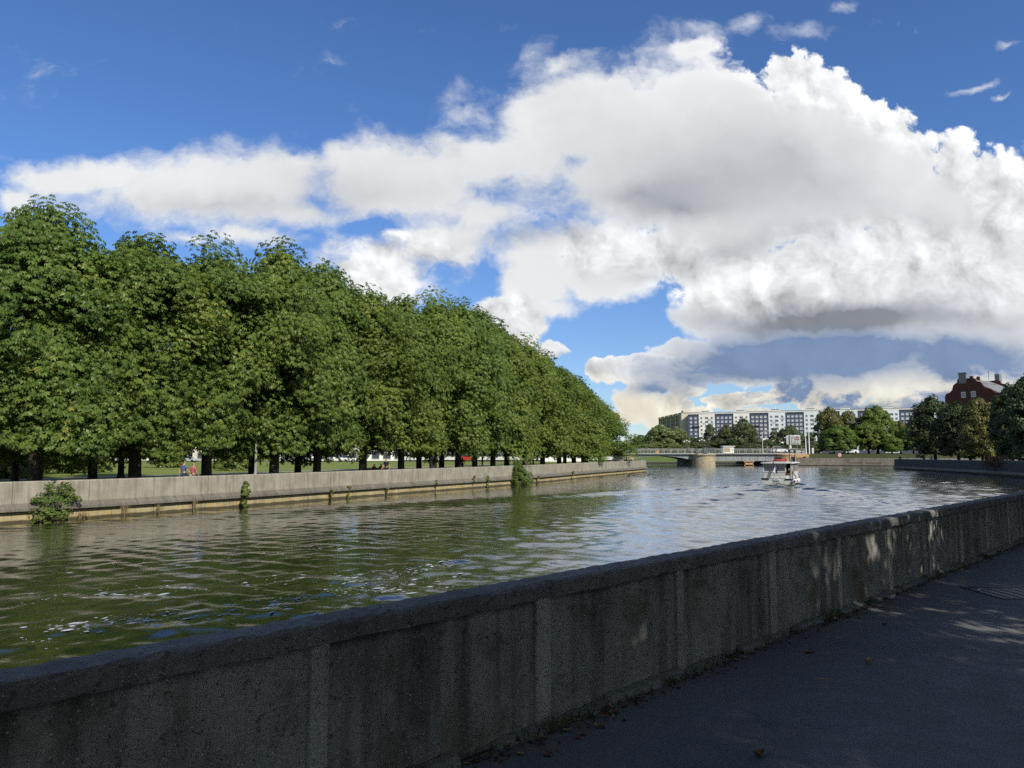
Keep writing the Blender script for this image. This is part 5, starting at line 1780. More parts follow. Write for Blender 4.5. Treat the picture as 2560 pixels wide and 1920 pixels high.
M['curtain'] = plain('curtain', (0.50, 0.53, 0.56), 0.3, var=.5, scale=.35, spec=.6)


M['wall_bluish'] = plain('wall_bluish', (0.74, 0.80, 0.85), 0.85, var=.06, scale=.3)


def build_apartments():
    A, B = Vector((xs_(1721, 520), 520, 0)), Vector((xs_(2345, 452), 452, 0))
    d = (B - A).normalized(); n = Vector((d.y, -d.x, 0))          # n faces the viewer
    Ltot = (B - A).length
    roof = 30.6
    t = thing('apartment_block', 'long nine storey apartment block in alternating white and dark blue sections', 'building')
    t['kind'] = 'thing'
    rz = math.atan2(d.y, d.x)

    def u_of(px):
        r = ray(px, 1130)
        # A + d*u meets the ray plane
        return (A.x * r.y - A.y * r.x) / (d.y * r.x - d.x * r.y)
    g = MB(); c = A + d * Ltot / 2 - n * 6.5
    g.box((c.x, c.y, roof / 2 + 1.2), (Ltot, 12.2, roof - 2.4), rz)
    g.build('core', M['wall_grey'], t)
    bounds = [1721, 1749, 1789, 1836, 1876, 1924, 1966, 2013, 2054, 2103, 2148, 2214, 2252, 2304, 2345]
    wins = []
    r5 = random.Random(4)
    for k in range(len(bounds) - 1):
        u0, u1 = u_of(bounds[k]), u_of(bounds[k + 1])
        blue = k % 2 == 0 and k != 11 or k == 12
        if k == 10: blue = True
        if k == 9: blue = False
        if k == 11: blue = False
        if k == 13: blue = False
        out = -.05 if blue else .25
        c = A + d * (u0 + u1) / 2 - n * (.2 - out)
        g = MB(); g.box((c.x, c.y, roof / 2 + .4 - (.9 if blue else 0)), (u1 - u0 - .02, .7, roof - 2.2 - (1.8 if blue else 0) + 1.2), rz)
        g.build('facade_section', M['wall_blue'] if blue else M['wall_white' if k < 5 else 'wall_bluish'], t)
        face = out + .352 - .2
        w = u1 - u0
        cols = ([.18, .40, .62, .84] if k else [.3, .72]) if blue else [.17, .5, .83]
        for r_ in range(9):
            z = roof - 3.6 - 2.72 * r_
            if z < 4: break
            for ci, cx in enumerate(cols):
                ww = 1.6 if blue else (2.3 if ci == 1 else 1.35)
                wins.append((u0 + cx * w, z, face, ww, r_))
        if not blue:
            for _ in range(7):
                g = MB()
                r_ = r5.randint(0, 7); z = roof - 4.9 - 2.72 * r_; cx = r5.choice([.33, .5, .67, .83])
                cc = A + d * (u0 + cx * w) + n * (face - .0 + .02)
                g.box((cc.x, cc.y, z), (r5.uniform(1.6, 3.0), .05, 1.3), rz)
                g.build('colour_panel', M['wall_paleblue'], t)
        else:
            g = MB()
            for _ in range(1):
                r_ = r5.choice([2, 4, 5]); z = roof - 4.3 - 2.72 * r_; cx = r5.choice([.3, .73])
                cc = A + d * (u0 + cx * w) + n * (face + .02)
                g.box((cc.x, cc.y, z), (5.2, .9, 1.1), rz)
            g.build('balcony', M['paint_dark'], t)
    # parapet and roof houses
    g = MB(); c = A + d * Ltot / 2 - n * 6.2
    g.box((c.x, c.y, roof - .35), (Ltot + .3, 13.4, .9), rz)
    g.build('parapet', M['wall_white'], t)
    g = MB(); g.box((c.x, c.y, roof + .16), (Ltot + .7, 13.8, .12), rz); g.build('roof', M['roof_grey'], t)
    for px in (1764, 1852, 1940, 2028, 2116, 2226):
        u = u_of(px); c = A + d * u - n * 5
        g = MB(); g.box((c.x, c.y, roof + .9), (5.4, 4, 1.35), rz); g.box((c.x, c.y, roof + 1.66), (6.2, 4.8, .16), rz)
        g.tube([c + Vector((0, 0, roof + 1.7)), c + Vector((0, 0, roof + 3.4))], .06, 5)
        g.build('lift_house', M['wall_white'], t)
    # windows: the hundred that show largest are parts of their own, the rest one part
    fr = MB()

    def one(g, ww, M4=None):
        for x, z, sx, sz in ((0, .7, ww, .12), (0, -.7, ww, .12), (-ww / 2 + .06, 0, .12, 1.3), (ww / 2 - .06, 0, .12, 1.3), (0.12, 0, .09, 1.3)):
            g.box((x, 0, z), (sx, .10, sz), m=0)
        g.box((0, .035, 0), (ww - .1, .05, 1.3), m=1)
    proto = {}
    for ww in (1.6, 2.3, 1.35):
        g = MB(); one(g, ww)
        o = g.build('window', [M['white'], M['glass_house' if ww != 1.6 else 'curtain']], fix=False)
        proto[ww] = o.data; bpy.data.objects.remove(o)
    order = sorted(range(len(wins)), key=lambda i: (wins[i][4], -wins[i][0] if False else abs(wins[i][0] - 45)))
    top100 = set(order[:100])
    rest_v = MB()
    for i, (u, z, face, ww, r_) in enumerate(wins):
        c = A + d * u + n * (face + .01)
        if i in top100:
            link('window', proto[ww], t, (c.x, c.y, z), rz)
        else:
            me = proto[ww]
            rot = Matrix.Rotation(rz, 3, 'Z')
            b = len(rest_v.v)
            rest_v.v.extend(tuple(rot @ v.co + Vector((c.x, c.y, z))) for v in me.vertices)
            for pl in me.polygons:
                rest_v.f.append(tuple(q + b for q in pl.vertices)); rest_v.m.append(pl.material_index * (2 if ww == 1.6 else 1)); rest_v.uv.append(None)
    o = rest_v.build('window', [M['white'], M['glass_house'], M['curtain']], t, fix=False)
    o['kind'] = 'stuff'

    # the olive block that runs away behind it
    t2 = thing('balcony_block', 'olive and cream apartment building with stacked balconies, seen end-on at the left', 'building')
    t2['kind'] = 'thing'
    x0 = xs_(1705.5, 528); yA, yB_ = 528.0, 606.0
    g = MB(); g.box((x0 + 6, (yA + yB_) / 2, 15.6), (12, yB_ - yA, 31.2)); g.build('wall', M['wall_cream'], t2)
    g = MB(); g.box((x0 + 6, (yA + yB_) / 2, 31.4), (12.6, yB_ - yA + .6, .4)); g.build('roof', M['roof_grey'], t2)
    g = MB(); g.box((x0 + 5, yA + 6, 32.4), (6, 6, 1.8)); g.build('lift_house', M['wall_cream'], t2)
    for k in range(5):
        y = yA + 7 + k * 15.5
        g = MB(); g.box((x0 - .7, y, 15.5), (1.5, .35, 30.5)); g.box((x0 - .7, y + 6.0, 15.5), (1.5, .35, 30.5)); g.box((x0 - .7, y + 3, 30.4), (1.7, 6.6, 2.0))
        g.build('balcony_tower', M['wall_olive'], t2)
        for r_ in range(9):
            z = 28.0 - 2.72 * r_
            g = MB(); g.box((x0 - .72, y + 3, z - .6), (1.4, 5.6, 1.0)); g.build('balcony', M['wall_grey'] if r_ % 3 else M['wall_olive'], t2)
        g = MB()
        for r_ in range(9): g.box((x0 - .06, y + 11, 28.3 - 2.72 * r_), (.1, 3.0, 1.4))
        g.build('window', M['glass_house'], t2)


build_apartments()


def build_brick_house():
    D = 268.0
    ax = Vector((.86, .51, 0)).normalized(); wx = Vector((ax.y, -ax.x, 0))
    t = thing('brick_house', 'dark red brick house with curved stepped gables, chimneys and a grey roof', 'building')
    t['kind'] = 'thing'
    px0 = 2140 + 1120 * .205; px1 = 2140 + 1470 * .205
    O = at_y(px0, 1130, D); O.z = 0
    sc = (xs_(px1, D) - xs_(px0, D)) / wx.x / 350.0          # metres per zoomed unit along the gable
    zz = lambda yz: at_y(px0, 880 + yz * .205, D).z
    prof = [(1120, 600), (1120, 545), (1128, 512), (1150, 500), (1166, 470), (1170, 440), (1175, 412), (1198, 384), (1201, 345), (1285, 345), (1304, 352), (1312, 386), (1334, 396), (1346, 430), (1352, 455), (1366, 476), (1390, 486), (1405, 512), (1417, 536), (1443, 546), (1452, 568), (1470, 582)]
    poly = [((x - 1120) * sc, zz(y)) for x, y in prof]
    poly = [(0, 2.0)] + [p for p in poly] + [(350 * sc, 2.0)]

    def gable(base, flip=False):
        g = MB(); g.plate(poly[::-1], base, wx, (0, 0, 1), -.6)
        return g.build('gable', M['brick_red'], t)
    Lr = (xs_(2140 + 1575 * .205, D + 9) - xs_(2140 + 1290 * .205, D)) / ax.x
    gable(O); gable(O + ax * Lr)
    W = 350 * sc
    zr, ze = zz(348), zz(640)
    # roof between the gables
    e = .3
    mid = (1243 - 1120) * sc
    ridge = [O + wx * mid + ax * .6 + Vector((0, 0, zr)), O + wx * mid + ax * (Lr - .05) + Vector((0, 0, zr))]
    eL = [O + ax * .6 + Vector((0, 0, ze - 2)), O + ax * (Lr - .05) + Vector((0, 0, ze - 2))]
    eR = [O + wx * (W + .2) + ax * .6 + Vector((0, 0, zr - (zr - ze) * .80)), O + wx * (W + .2) + ax * (Lr - .05) + Vector((0, 0, zr - (zr - ze) * .80))]
    mR = [O + wx * (mid + (W - mid) * .5) + ax * .6 + Vector((0, 0, zr - (zr - ze) * .36)), O + wx * (mid + (W - mid) * .5) + ax * (Lr - .05) + Vector((0, 0, zr - (zr - ze) * .36))]
    g = MB(); g.add([eL[0], ridge[0], mR[0], eR[0], eL[1], ridge[1], mR[1], eR[1]], [(0, 1, 5, 4), (1, 2, 6, 5), (2, 3, 7, 6), (0, 4, 7, 3), (0, 3, 2, 1), (4, 5, 6, 7)])
    rf = g.build('roof', M['roof_grey'], t)
    # eyebrow dormers
    nrm = (ridge[1] - ridge[0]).cross(mR[0] - ridge[0]).normalized()
    if nrm.z < 0: nrm = -nrm
    for f in (.36, .70):
        c = ridge[0].lerp(ridge[1], f).lerp(mR[0].lerp(mR[1], f), .62)
        g = MB(); n_ = 12; vs = []
        for i in range(n_ + 1):
            u = -1 + 2 * i / n_
            h_ = .42 * (math.cos(u * math.pi) * .5 + .5)
            vs += [c + ax * u * 1.3 + nrm * (h_ + .04), c + ax * u * 1.3 + nrm * (h_ * .2 + .04) + (ridge[0] - mR[0]).normalized() * 1.1, c + ax * u * 1.3 - nrm * .15]
        fs = []
        for i in range(n_):
            fs += [(i * 3, i * 3 + 1, i * 3 + 4, i * 3 + 3), (i * 3 + 2, i * 3, i * 3 + 3, i * 3 + 5)]
        g.add(vs, fs); g.build('dormer', M['roof_grey'], rf)
    g = MB(); c = O + wx * body_x(1232, sc) + ax * .5
    hw = (1272 - 1200) * sc
    g.box((c.x, c.y, (zz(276) + zz(400)) / 2), (hw * .62, 1.1, zz(276) - zz(400)), math.atan2(wx.y, wx.x)); g.box((c.x, c.y, zz(279)), (hw * .72, 1.3, .5), math.atan2(wx.y, wx.x))
    g.build('chimney', M['roof_grey'], t)
    g = MB(); c = O + ax * (Lr + 1.2) + wx * (mid + 2.6)
    g.box((c.x, c.y, zz(300) - 3), (1.6, 1.6, 8.0), math.atan2(wx.y, wx.x)); g.build('chimney', M['roof_grey'], t)
    for f in (.27, .55):
        c = ridge[0].lerp(ridge[1], f)
        g = MB(); g.box((c.x, c.y, c.z + .25), (.9, .9, 1.5), math.atan2(wx.y, wx.x)); g.lathe([(.6, 0), (.5, .35), (0, .45)], 10, (c.x, c.y, c.z + .95))
        g.build('roof_vent', M['brick_red'], t)
    c = O + ax * Lr + wx * mid
    g = MB(); g.tube([(c.x, c.y, zr + .5), (c.x, c.y, zz(222))], [.09, .05], 6); g.lathe([(.0, -.2), (.2, 0), (0, .2)], 8, (c.x, c.y, zz(232)))
    g.build('finial', M['dark_metal'], t)
    for x0_, x1_ in ((1220, 1247), (1278, 1306)):
        f_ = O + wx * ((x0_ + x1_) / 2 - 1120) * sc - ax * .02
        fr = MB(); fr.box((f_.x, f_.y, (zz(502) + zz(572)) / 2), ((x1_ - x0_) * sc, .14, zz(502) - zz(572)), math.atan2(wx.y, wx.x))
        w = fr.build('window', M['offwhite'], t)
        f2 = f_ - ax * .08
        pn = MB()
        for a_ in (.33, .67):
            pn.box((f2.x, f2.y, zz(502) + (zz(572) - zz(502)) * a_), ((x1_ - x0_) * sc * .7, .04, (zz(502) - zz(572)) * .24), math.atan2(wx.y, wx.x))
        pn.build('pane', M['wall_grey'], w)


def body_x(x, sc):
    return (x - 1120) * sc


build_brick_house()

# ------------------------------------------------------------------ street furniture by the bridge
def lamp(px, py_top, d, z0, arms, label, mat='mid_metal', r=.09, globe=False, group='street lamps by the bridge'):
    p = at_y(px, 1130, d); zt = at_y(px, py_top, d).z
    t = thing('street_lamp', label, 'street lamp', (p.x, d, z0), 0, group)
    g = MB(); H = zt - z0
    g.tube([(0, 0, 0), (0, 0, .5), (0, 0, H)], [r * 1.5, r, r * .6], 8)
    for dx, dz in arms:
        g.tube([(0, 0, H - .05), (dx * .45, 0, H + dz * .8), (dx, 0, H + dz)], [r * .55, r * .5, r * .45], 6)
    g.build('post', M[mat], t)
    for dx, dz in (arms if arms else [(0, .1)]):
        h = MB()
        if globe: h.lathe([(0, -.22), (.2, -.1), (.22, .06), (.1, .2), (0, .22)], 10, (dx, 0, H + dz + .2))
        else: h.box((dx + (.25 if dx >= 0 else -.25), 0, H + dz), (.8, .28, .12))
        h.build('lamp_head', M['offwhite'] if globe else M[mat], t)
    return t


lamp(1717, 1106, YB + 1.5, DECK, [(-.6, 0), (0, .25), (.6, 0)], 'short three-globe lamp on the bridge left of the centre pier', 'dark_metal', .06, True)
lamp(1755, 1104, YB + 1.5, DECK, [(-.6, 0), (0, .25), (.6, 0)], 'short three-globe lamp on the bridge above the centre pier', 'dark_metal', .06, True)
lamp(1771, 1088, YB + 1.2, DECK, [(1.0, .4)], 'dark tall street lamp beside the right parapet block', 'dark_metal', .14)
lamp(1767, 1092, YB + 2.2, DECK, [(-.5, .2)], 'dark street lamp just left of the tall one on the bridge', 'dark_metal', .12)
lamp(1907, 1082, YB + 1.2, DECK, [(1.5, .5)], 'pale street lamp with long arm over the right bridge span', 'offwhite', .1)
lamp(1994, 1078, YB + 14, 3.0, [(1.8, .7)], 'pale street lamp with raised arm behind the billboard', 'mid_metal', .09)
for px, top, lab, arms in ((2015, 1094, 'plain white mast right of the billboard, the shorter of two', []), (2023.5, 1077, 'taller white mast with cross-arms, right of the plain one', [1])):
    p = at_y(px, 1130, 200); H = at_y(px, top, 200).z - 2.95
    t = thing('white_mast', lab, 'mast', (p.x, 200, 2.95), 0, 'white masts at the bridge end')
    g = MB(); g.tube([(0, 0, 0), (0, 0, H)], [.19, .13], 10); g.build('pole', M['white'], t)
    if arms:
        g = MB(); g.tube([(-1.0, 0, H - .3), (0, 0, H - .1), (1.2, 0, H - .5)], .05, 5); g.tube([(-1.6, 0, H + .5), (0, 0, H - .6)], .04, 5); g.build('cross_arm', M['offwhite'], t)
        g = MB(); g.box((.9, 0, .9), (.5, .4, 1.5)); g.build('control_box', M['offwhite'], t)


def billboard():
    d = 214.0
    x0, x1, xl = xs_(1976, d), xs_(2002, d), xs_(1968, d)
    zb, zt = at_y(1980, 1111, d).z, at_y(1980, 1088, d).z
    xp = xs_(1977.5, d)
    t = thing('billboard', 'grey two-faced billboard with red lettering bars on a white conical post', 'billboard', (0, 0, 0))
    g = MB(); g.tube([(xp, d + .5, 2.9), (xp, d + .5, zb)], [.5, .28], 12); g.build('post', M['white'], t)
    f = MB(); f.plate([(x0, zb), (x1, zb), (x1, zt), (x0 + 1.4, zt + .12), (x0 + .8, zt - .1), (x0, zt)], (0, d, 0), (1, 0, 0), (0, 0, 1), -.25)
    fr = f.build('frame', M['offwhite'], t)
    pn = MB(); pn.box(((x0 + x1) / 2, d - .05, (zb + zt) / 2 - .05), (x1 - x0 - .5, .08, zt - zb - .5)); pn.build('poster', M['wall_grey'], fr)
    for i, (cx, cz, w, m) in enumerate(((.70, .74, .34, 'red'), (.68, .56, .44, 'red'), (.70, .36, .4, 'offwhite'), (.70, .22, .36, 'offwhite'), (.25, .4, .22, 'paint_silver'))):
        b = MB(); b.box((x0 + (x1 - x0) * cx, d - .11, zb + (zt - zb) * cz), ((x1 - x0) * w, .04, (zt - zb) * (.07 if i < 4 else .4))); b.build('poster_bar', M[m], fr)
    s = MB(); s.plate([(xl, zb + .05), (x0 - .05, zb - .1), (x0 - .05, zt + .1), (xl, zt - .1)], (0, d + .4, 0), (1, 0, 0), (0, 0, 1), -.2)
    s.build('side_face', M['paint_silver'], t)


billboard()
# kiosk, white ramp, quay fittings
t = thing('kiosk', 'small orange and white kiosk behind the bridge railing', 'kiosk', (xs_(1819, 214), 214, 3.0))
g = MB(); g.box((0, 0, 1.0), (3.0, 2.4, 2.0)); g.build('wall', M['wall_white'], t)
g = MB(); g.box((0, 0, 2.12), (3.5, 2.9, .26)); g.build('roof', M['offwhite'], t)
g = MB(); g.box((-.5, -1.23, 1.1), (1.6, .06, 1.1)); g.build('hatch', M['orange_brick'], t)
t = thing('white_ramp', 'white flyover ramp sloping down behind the masts and the billboard', 'ramp')
g = MB(); d = 330.0
pts = [(1892, 1097, 1106), (1962, 1099, 1112), (2012, 1096, 1113), (2062, 1112, 1128)]
up = [(xs_(a, d), at_y(a, b, d).z) for a, b, c in pts]; lo = [(xs_(a, d), at_y(a, c, d).z) for a, b, c in pts]
g.plate(up + lo[::-1], (0, d, 0), (1, 0, 0), (0, 0, 1), 9.0); g.build('deck', M['wall_white'], t)
for px in (1898, 1943, 1985, 2030):
    g = MB(); g.box((xs_(px, d), d - 3, 5.2), (1.2, 6, 5.0)); g.build('pillar', M['wall_white'], t)
for px, lab, mt in ((2159, 'rusty steel ladder panel on the quay wall below the pointed chestnut', 'rust'),):
    q, dd_ = cross_px(QUAY, px)
    t = thing('ladder_panel', lab, 'ladder', (q.x, q.y - .12, 0), math.atan2(dd_.y, dd_.x))
    g = MB()
    for x in (-.42, .42): g.box((x, -.1, 1.05), (.12, .12, 2.3))
    g.build('rail', M[mt], t)
    g = MB()
    for i in range(8): g.box((0, -.08, .1 + .27 * i), (.74, .08, .17))
    g.build('rung', M[mt], t)
for px, lab, w in ((2138, 'timber mooring rail low on the quay wall, left of the rusty ladder panel', 2.8), (2180, 'timber mooring rail low on the quay wall, right of the rusty ladder panel', 3.6)):
    q, dd_ = cross_px(QUAY, px)
    t = thing('mooring_rail', lab, 'mooring rail', (q.x, q.y - .45, 0), math.atan2(dd_.y, dd_.x), 'mooring rails on the quay')
    g = MB(); g.box((0, 0, .80), (w, .2, .16)); g.build('rail', M['bark'], t)
    for x in (-w / 2 + .2, w / 2 - .2):
        g = MB(); g.box((x, .02, .0), (.18, .18, 1.7)); g.build('post', M['bark'], t)
for px, z0, lab in ((2102, 2.1, 'square red and white no-mooring sign with a cross on the quay edge'),):
    q, dd_ = cross_px(QUAY, px)
    t = thing('mooring_sign', lab, 'sign', (q.x, q.y + .8, 2.05), 0)
    g = MB(); g.tube([(0, 0, 0), (0, 0, .6)], .05, 6); g.build('post', M['mid_metal'], t)
    g = MB(); g.box((0, -.07, .68), (.92, .06, .92), m=0)
    b = g.build('board', M['red'], t)
    g = MB(); g.box((0, -.12, .68), (.7, .03, .7)); f = g.build('field', M['white'], b)
    g = MB()
    for a_ in (45, -45): g.box((0, -.15 - .01 * (a_ > 0), .68), (.9, .02, .11), M=Matrix.Rotation(R(a_), 3, 'Y'))
    g.build('cross', M['red'], b)
c, dd_ = cross_px(offset_line(RIGHT[len(RIGHT_NEAR):], .3), 2231)
if c:
    t = thing('bollard', 'dark mooring bollard at the corner of the right river wall', 'bollard', (c.x, c.y, 1.3))
    g = MB(); g.lathe([(.28, 0), (.22, .1), (.2, .6), (.3, .68), (.3, .85), (.1, .95), (0, .95)], 12); g.build('post', M['dark_metal'], t)
# red creeper over the shaded wall
c, dd_ = cross_px(offset_line(RIGHT[len(RIGHT_NEAR):], -.3), 2486)
if c:
    pos, nm, ax_, sz, tint, cs = crown(61, 1.5, -.1, 1.1, 34, 34, .16, ROUND, .3, .2, .8, .3)
    along = np.array((dd_.x, dd_.y, 0))
    pos = pos + np.outer(pos @ along, along) * 1.1
    t = thing('red_shrub', 'reddish brown shrub spilling over the shaded right river wall', 'shrub', (c.x, c.y, 1.75))
    link('foliage', leaf_mesh('foliage', pos, nm, ax_, sz, tint, M['leaf_red'], angles=(-60, 0, 60), lens=(1, 1, 1), width=.25), t)
    g = MB()
    for cc in cs[:10]: g.tube([(0, 0, -.3), Vector(cc)], [.03, .01], 5)
    g.build('stem', M['bark'], t, fix=False)

# ------------------------------------------------------------------ behind the avenue: lamps, cars, shops
def park_post(px, top, off, label, mat, r, head=True):
    p, d_ = cross_px(offset_line(LEFT, off), px)
    t = thing('lamp_post', label, 'lamp post', (p.x, p.y, 1.2), 0, 'lamp posts in the avenue')
    g = MB(); H = 5.5
    g.tube([(0, 0, 0), (0, 0, .8), (0, 0, .82), (0, 0, H)], [r * 1.25, r * 1.25, r, r * .7], 10); g.build('post', M[mat], t)
    g = MB(); g.lathe([(.0, 0), (.16, .03), (.24, .3), (.1, .42), (0, .46)], 12, (0, 0, H)); g.build('lamp_head', M['offwhite'], t)


park_post(640, 1100, -3.4, 'thin grey lamp post beside the stout chestnut trunk', 'rail_grey', .09)
park_post(1206, 1100, -3.4, 'dark thin lamp post in the middle of the avenue', 'dark_metal', .10)
park_post(1566, 1100, -2.2, 'dark lamp post at the bridge end of the avenue', 'dark_metal', .08)
f = MB(); f.add([(-330, 175, 1.21), (24, 175, 1.21), (24, 186, 1.21), (-330, 186, 1.21)], [(0, 1, 2, 3)])
tag(f.build('street', M['road'], fix=False), kind='structure')
M['wall_pink'] = plain('wall_pink', (0.50, 0.33, 0.26), 0.85, var=.1, scale=.5)


def shop_row(px0, px1, d, h, wallm, label, bays, band):
    x0, x1 = xs_(px0, d), xs_(px1, d)
    t = thing('shop_building', label, 'building'); t['kind'] = 'thing'
    g = MB(); g.box(((x0 + x1) / 2, d + 5, 1.2 + h / 2), (x1 - x0, 10, h)); g.build('wall', M[wallm], t)
    g = MB(); g.box(((x0 + x1) / 2, d + 5, 1.2 + h + .15), (x1 - x0 + .8, 10.8, .3)); g.build('roof', M['roof_grey'], t)
    n = bays
    for i in range(n):
        x = x0 + (x1 - x0) * (i + .5) / n; w = (x1 - x0) / n * .72
        g = MB(); g.box((x, d - .05, 1.2 + 1.35), (w, .2, 1.9)); wn = g.build('shop_window', M['offwhite'], t)
        g = MB(); g.box((x, d - .17, 1.2 + 1.35), (w - .3, .06, 1.6)); g.build('pane', M['glass_house'], wn)
        if band:
            g = MB(); g.box((x, d - .1, 1.2 + 2.75), (w * 1.1, .24, .6)); g.build('fascia_board', M[band[i % len(band)]], t)


shop_row(1075, 1290, 192, 4.6, 'wall_pink', 'long low pinkish shop building seen under the chestnut crowns', 9, ['wall_white', 'paint_red', 'wall_white', 'orange_brick'])
shop_row(700, 1010, 200, 5.0, 'wall_white', 'low white building behind the lawn, under the crowns in the middle of the avenue', 11, ['offwhite', 'paint_silver'])
shop_row(60, 560, 205, 5.5, 'wall_cream', 'cream building far behind the lawn at the left', 14, None)
t = thing('white_hoarding', 'white panel hoarding beside the bridge, seen between the last trunks', 'hoarding')
for i in range(9):
    x = xs_(1366, 176) + i * .98
    g = MB(); g.box((x, 176, 2.4), (.92, .12, 2.3)); g.build('panel', M['wall_white'], t)
g = MB()
for i in range(10): g.box((xs_(1366, 176) - .49 + i * .98, 176.1, 2.3), (.08, .1, 2.5))
g.build('post', M['mid_metal'], t)
for k, (px, d, mt, hh, lab) in enumerate([(180, 160, 'paint_white', 1.2, 'white car glimpsed between the two left-hand chestnut trunks'), (207, 163, 'paint_silver', 1, 'silver car right of the white one between the left-hand trunks'),
                                          (395, 165, 'paint_white', 1.25, 'white car behind the lawn, left of the man in blue'), (425, 168, 'paint_white', 1, 'white car behind the lawn, just above the man in blue'),
                                          (470, 168, 'paint_silver', 1, 'silver car behind the lawn, just right of the man in blue'), (722, 172, 'paint_white', 1.3, 'white car between the stout trunk and the thin straight trunk'),
                                          (765, 176, 'paint_silver', 1, 'silver car behind the thin straight trunk'), (838, 174, 'paint_white', 1.2, 'white car in the gap right of the thin straight trunk'),
                                          (880, 176, 'paint_white', 1, 'white car just left of the seated pair'), (1168, 176, 'paint_red', 1.3, 'red car behind the forked chestnut')]):
    car((xs_(px, d), d, 1.21), (1, .02 * (k % 3)), lab, mt, hh, 'cars parked behind the park')

# ------------------------------------------------------------------ the boat
def build_boat():
    rz = math.atan2(BOAT_H.y, BOAT_H.x) - R(90)
    t = thing('river_boat', 'white cabin tour boat with flat roof sailing away toward the bridge', 'boat', (BOAT.x, BOAT.y, 0.0), rz)
    # local frame: +Y ahead, the transom at y = 0
    hull = MB()
    st = [(-.05, 1.52, 1.38), (.6, 1.62, 1.45), (3.5, 1.68, 1.5), (6.0, 1.5, 1.25), (7.8, .95, .7), (9.0, .12, .06)]
    vs = []
    for y, w, wb in st:
        sheer = .62 + .03 * max(0, y - 3) ** 1.3 * .6
        for s in (-1, 1):
            vs += [(s * wb * .75, y, -.45), (s * wb, y, -.12), (s * (w + .02), y, sheer - .14), (s * w, y, sheer)]
    fs = []
    for i in range(len(st) - 1):
        a, b = i * 8, i * 8 + 8
        for k in range(3):
            fs += [(a + k, a + k + 1, b + k + 1, b + k), (a + 4 + k, b + 4 + k, b + 5 + k, a + 5 + k)]
        fs.append((a + 3, a + 7, b + 7, b + 3)); fs.append((a, b, b + 4, a + 4))
    fs.append((0, 4, 5, 1)); fs.append((1, 5, 6, 2)); fs.append((2, 6, 7, 3))
    hull.add(vs, fs); hull.build('hull', M['offwhite'], t)
    rb = MB()
    for s in (-1, 1): rb.tube([(s * (w + .05), y, .60 + .03 * max(0, y - 3) ** 1.3 * .6) for y, w, wb in st], .06, 6)
    rb.tube([(-1.56, -.08, .60), (-.78, -.10, .60)], .06, 6); rb.tube([(.84, -.10, .60), (1.56, -.08, .60)], .06, 6)
    rb.build('rub_rail', M['dark_metal'], t)
    pl = MB(); pl.box((-.05, -.09, .56), (.62, .05, .2)); pl.build('name_plate', M['white'], t)
    lt = MB(); r6 = random.Random(2)
    for row, (z, half, hh) in enumerate(((.37, .28, .085), (.22, .42, .06))):
        x = -half
        while x < half:
            w = r6.uniform(.03, .055); lt.box((x - .05, -.075 + .012 * row, z), (w, .02, hh * r6.uniform(.7, 1))); x += w + .018
    lt.box((-.05, -.12, .57), (.34, .02, .05))
    lt.build('lettering', M['wall_grey'], t)
    y0, y1 = .35, 5.6
    hw = 1.40
    cab = MB()
    cab.box((-.28, y0, .96), (2.24, .06, .62)); cab.box((-hw, (y0 + y1) / 2, .96), (.06, y1 - y0, .62)); cab.box((hw, (y0 + y1) / 2 + .6, .96), (.06, y1 - y0 - 1.2, .62)); cab.box((0, y1, 1.0), (2 * hw, .06, .7))
    cab.box((-.28, y0 - .03, 1.29), (2.3, .09, .12)); cab.box((-.28, y0 - .03, .72), (2.26, .07, .05))
    cab.build('cabin_wall', M['offwhite'], t)
    po = MB()
    for x in (-hw, -.28, .84): po.box((x, y0, 1.70), (.11, .1, .86))
    po.box((-.28, y0, 2.08), (2.3, .1, .1))
    for i in range(6):
        for s in (-1, 1): po.box((s * hw, y0 + (y1 - y0) * i / 5, 1.70), (.09, .09, .9))
    po.box((1.40, y0 - .05, 1.40), (.08, .08, 1.5))
    po.build('window_post', M['offwhite'], t)
    for x0, x1 in ((-hw + .06, -.34), (-.22, .78)):
        g = MB(); g.box(((x0 + x1) / 2, y0 + .02, 1.68), (x1 - x0, .02, .74)); g.build('window', M['glass_boat'], t)
    for s in (-1, 1):
        for i in range(5):
            if s > 0 and i == 0: continue
            a, b = y0 + (y1 - y0) * i / 5, y0 + (y1 - y0) * (i + 1) / 5
            g = MB(); g.box((s * hw, (a + b) / 2, 1.68), (.02, b - a - .1, .74)); g.build('window', M['glass_boat'], t)
    g = MB(); g.box((0, y1, 1.68), (2 * hw - .1, .02, .74)); g.build('window', M['glass_boat'], t)
    rf = MB()
    vs = []; n = 9
    for y in (y0 - .35, y0 - .28, y1 + .3, y1 + .4):
        sh = .94 if y in (y0 - .35, y1 + .4) else 1
        for k in range(n):
            u = -1 + 2 * k / (n - 1); vs.append((u * 1.66 * sh, y, 2.16 + .12 * (1 - u * u)))
        for k in range(n):
            u = 1 - 2 * k / (n - 1); vs.append((u * 1.66 * sh, y, 2.10))
    m2 = 2 * n
    fs = [(i * m2 + k, i * m2 + (k + 1) % m2, (i + 1) * m2 + (k + 1) % m2, (i + 1) * m2 + k) for i in range(3) for k in range(m2)]
    fs += [tuple(range(m2)), tuple(reversed(range(3 * m2, 4 * m2)))]
    rf.add(vs, fs); rf.build('roof', M['white'], t)
    rl = MB()
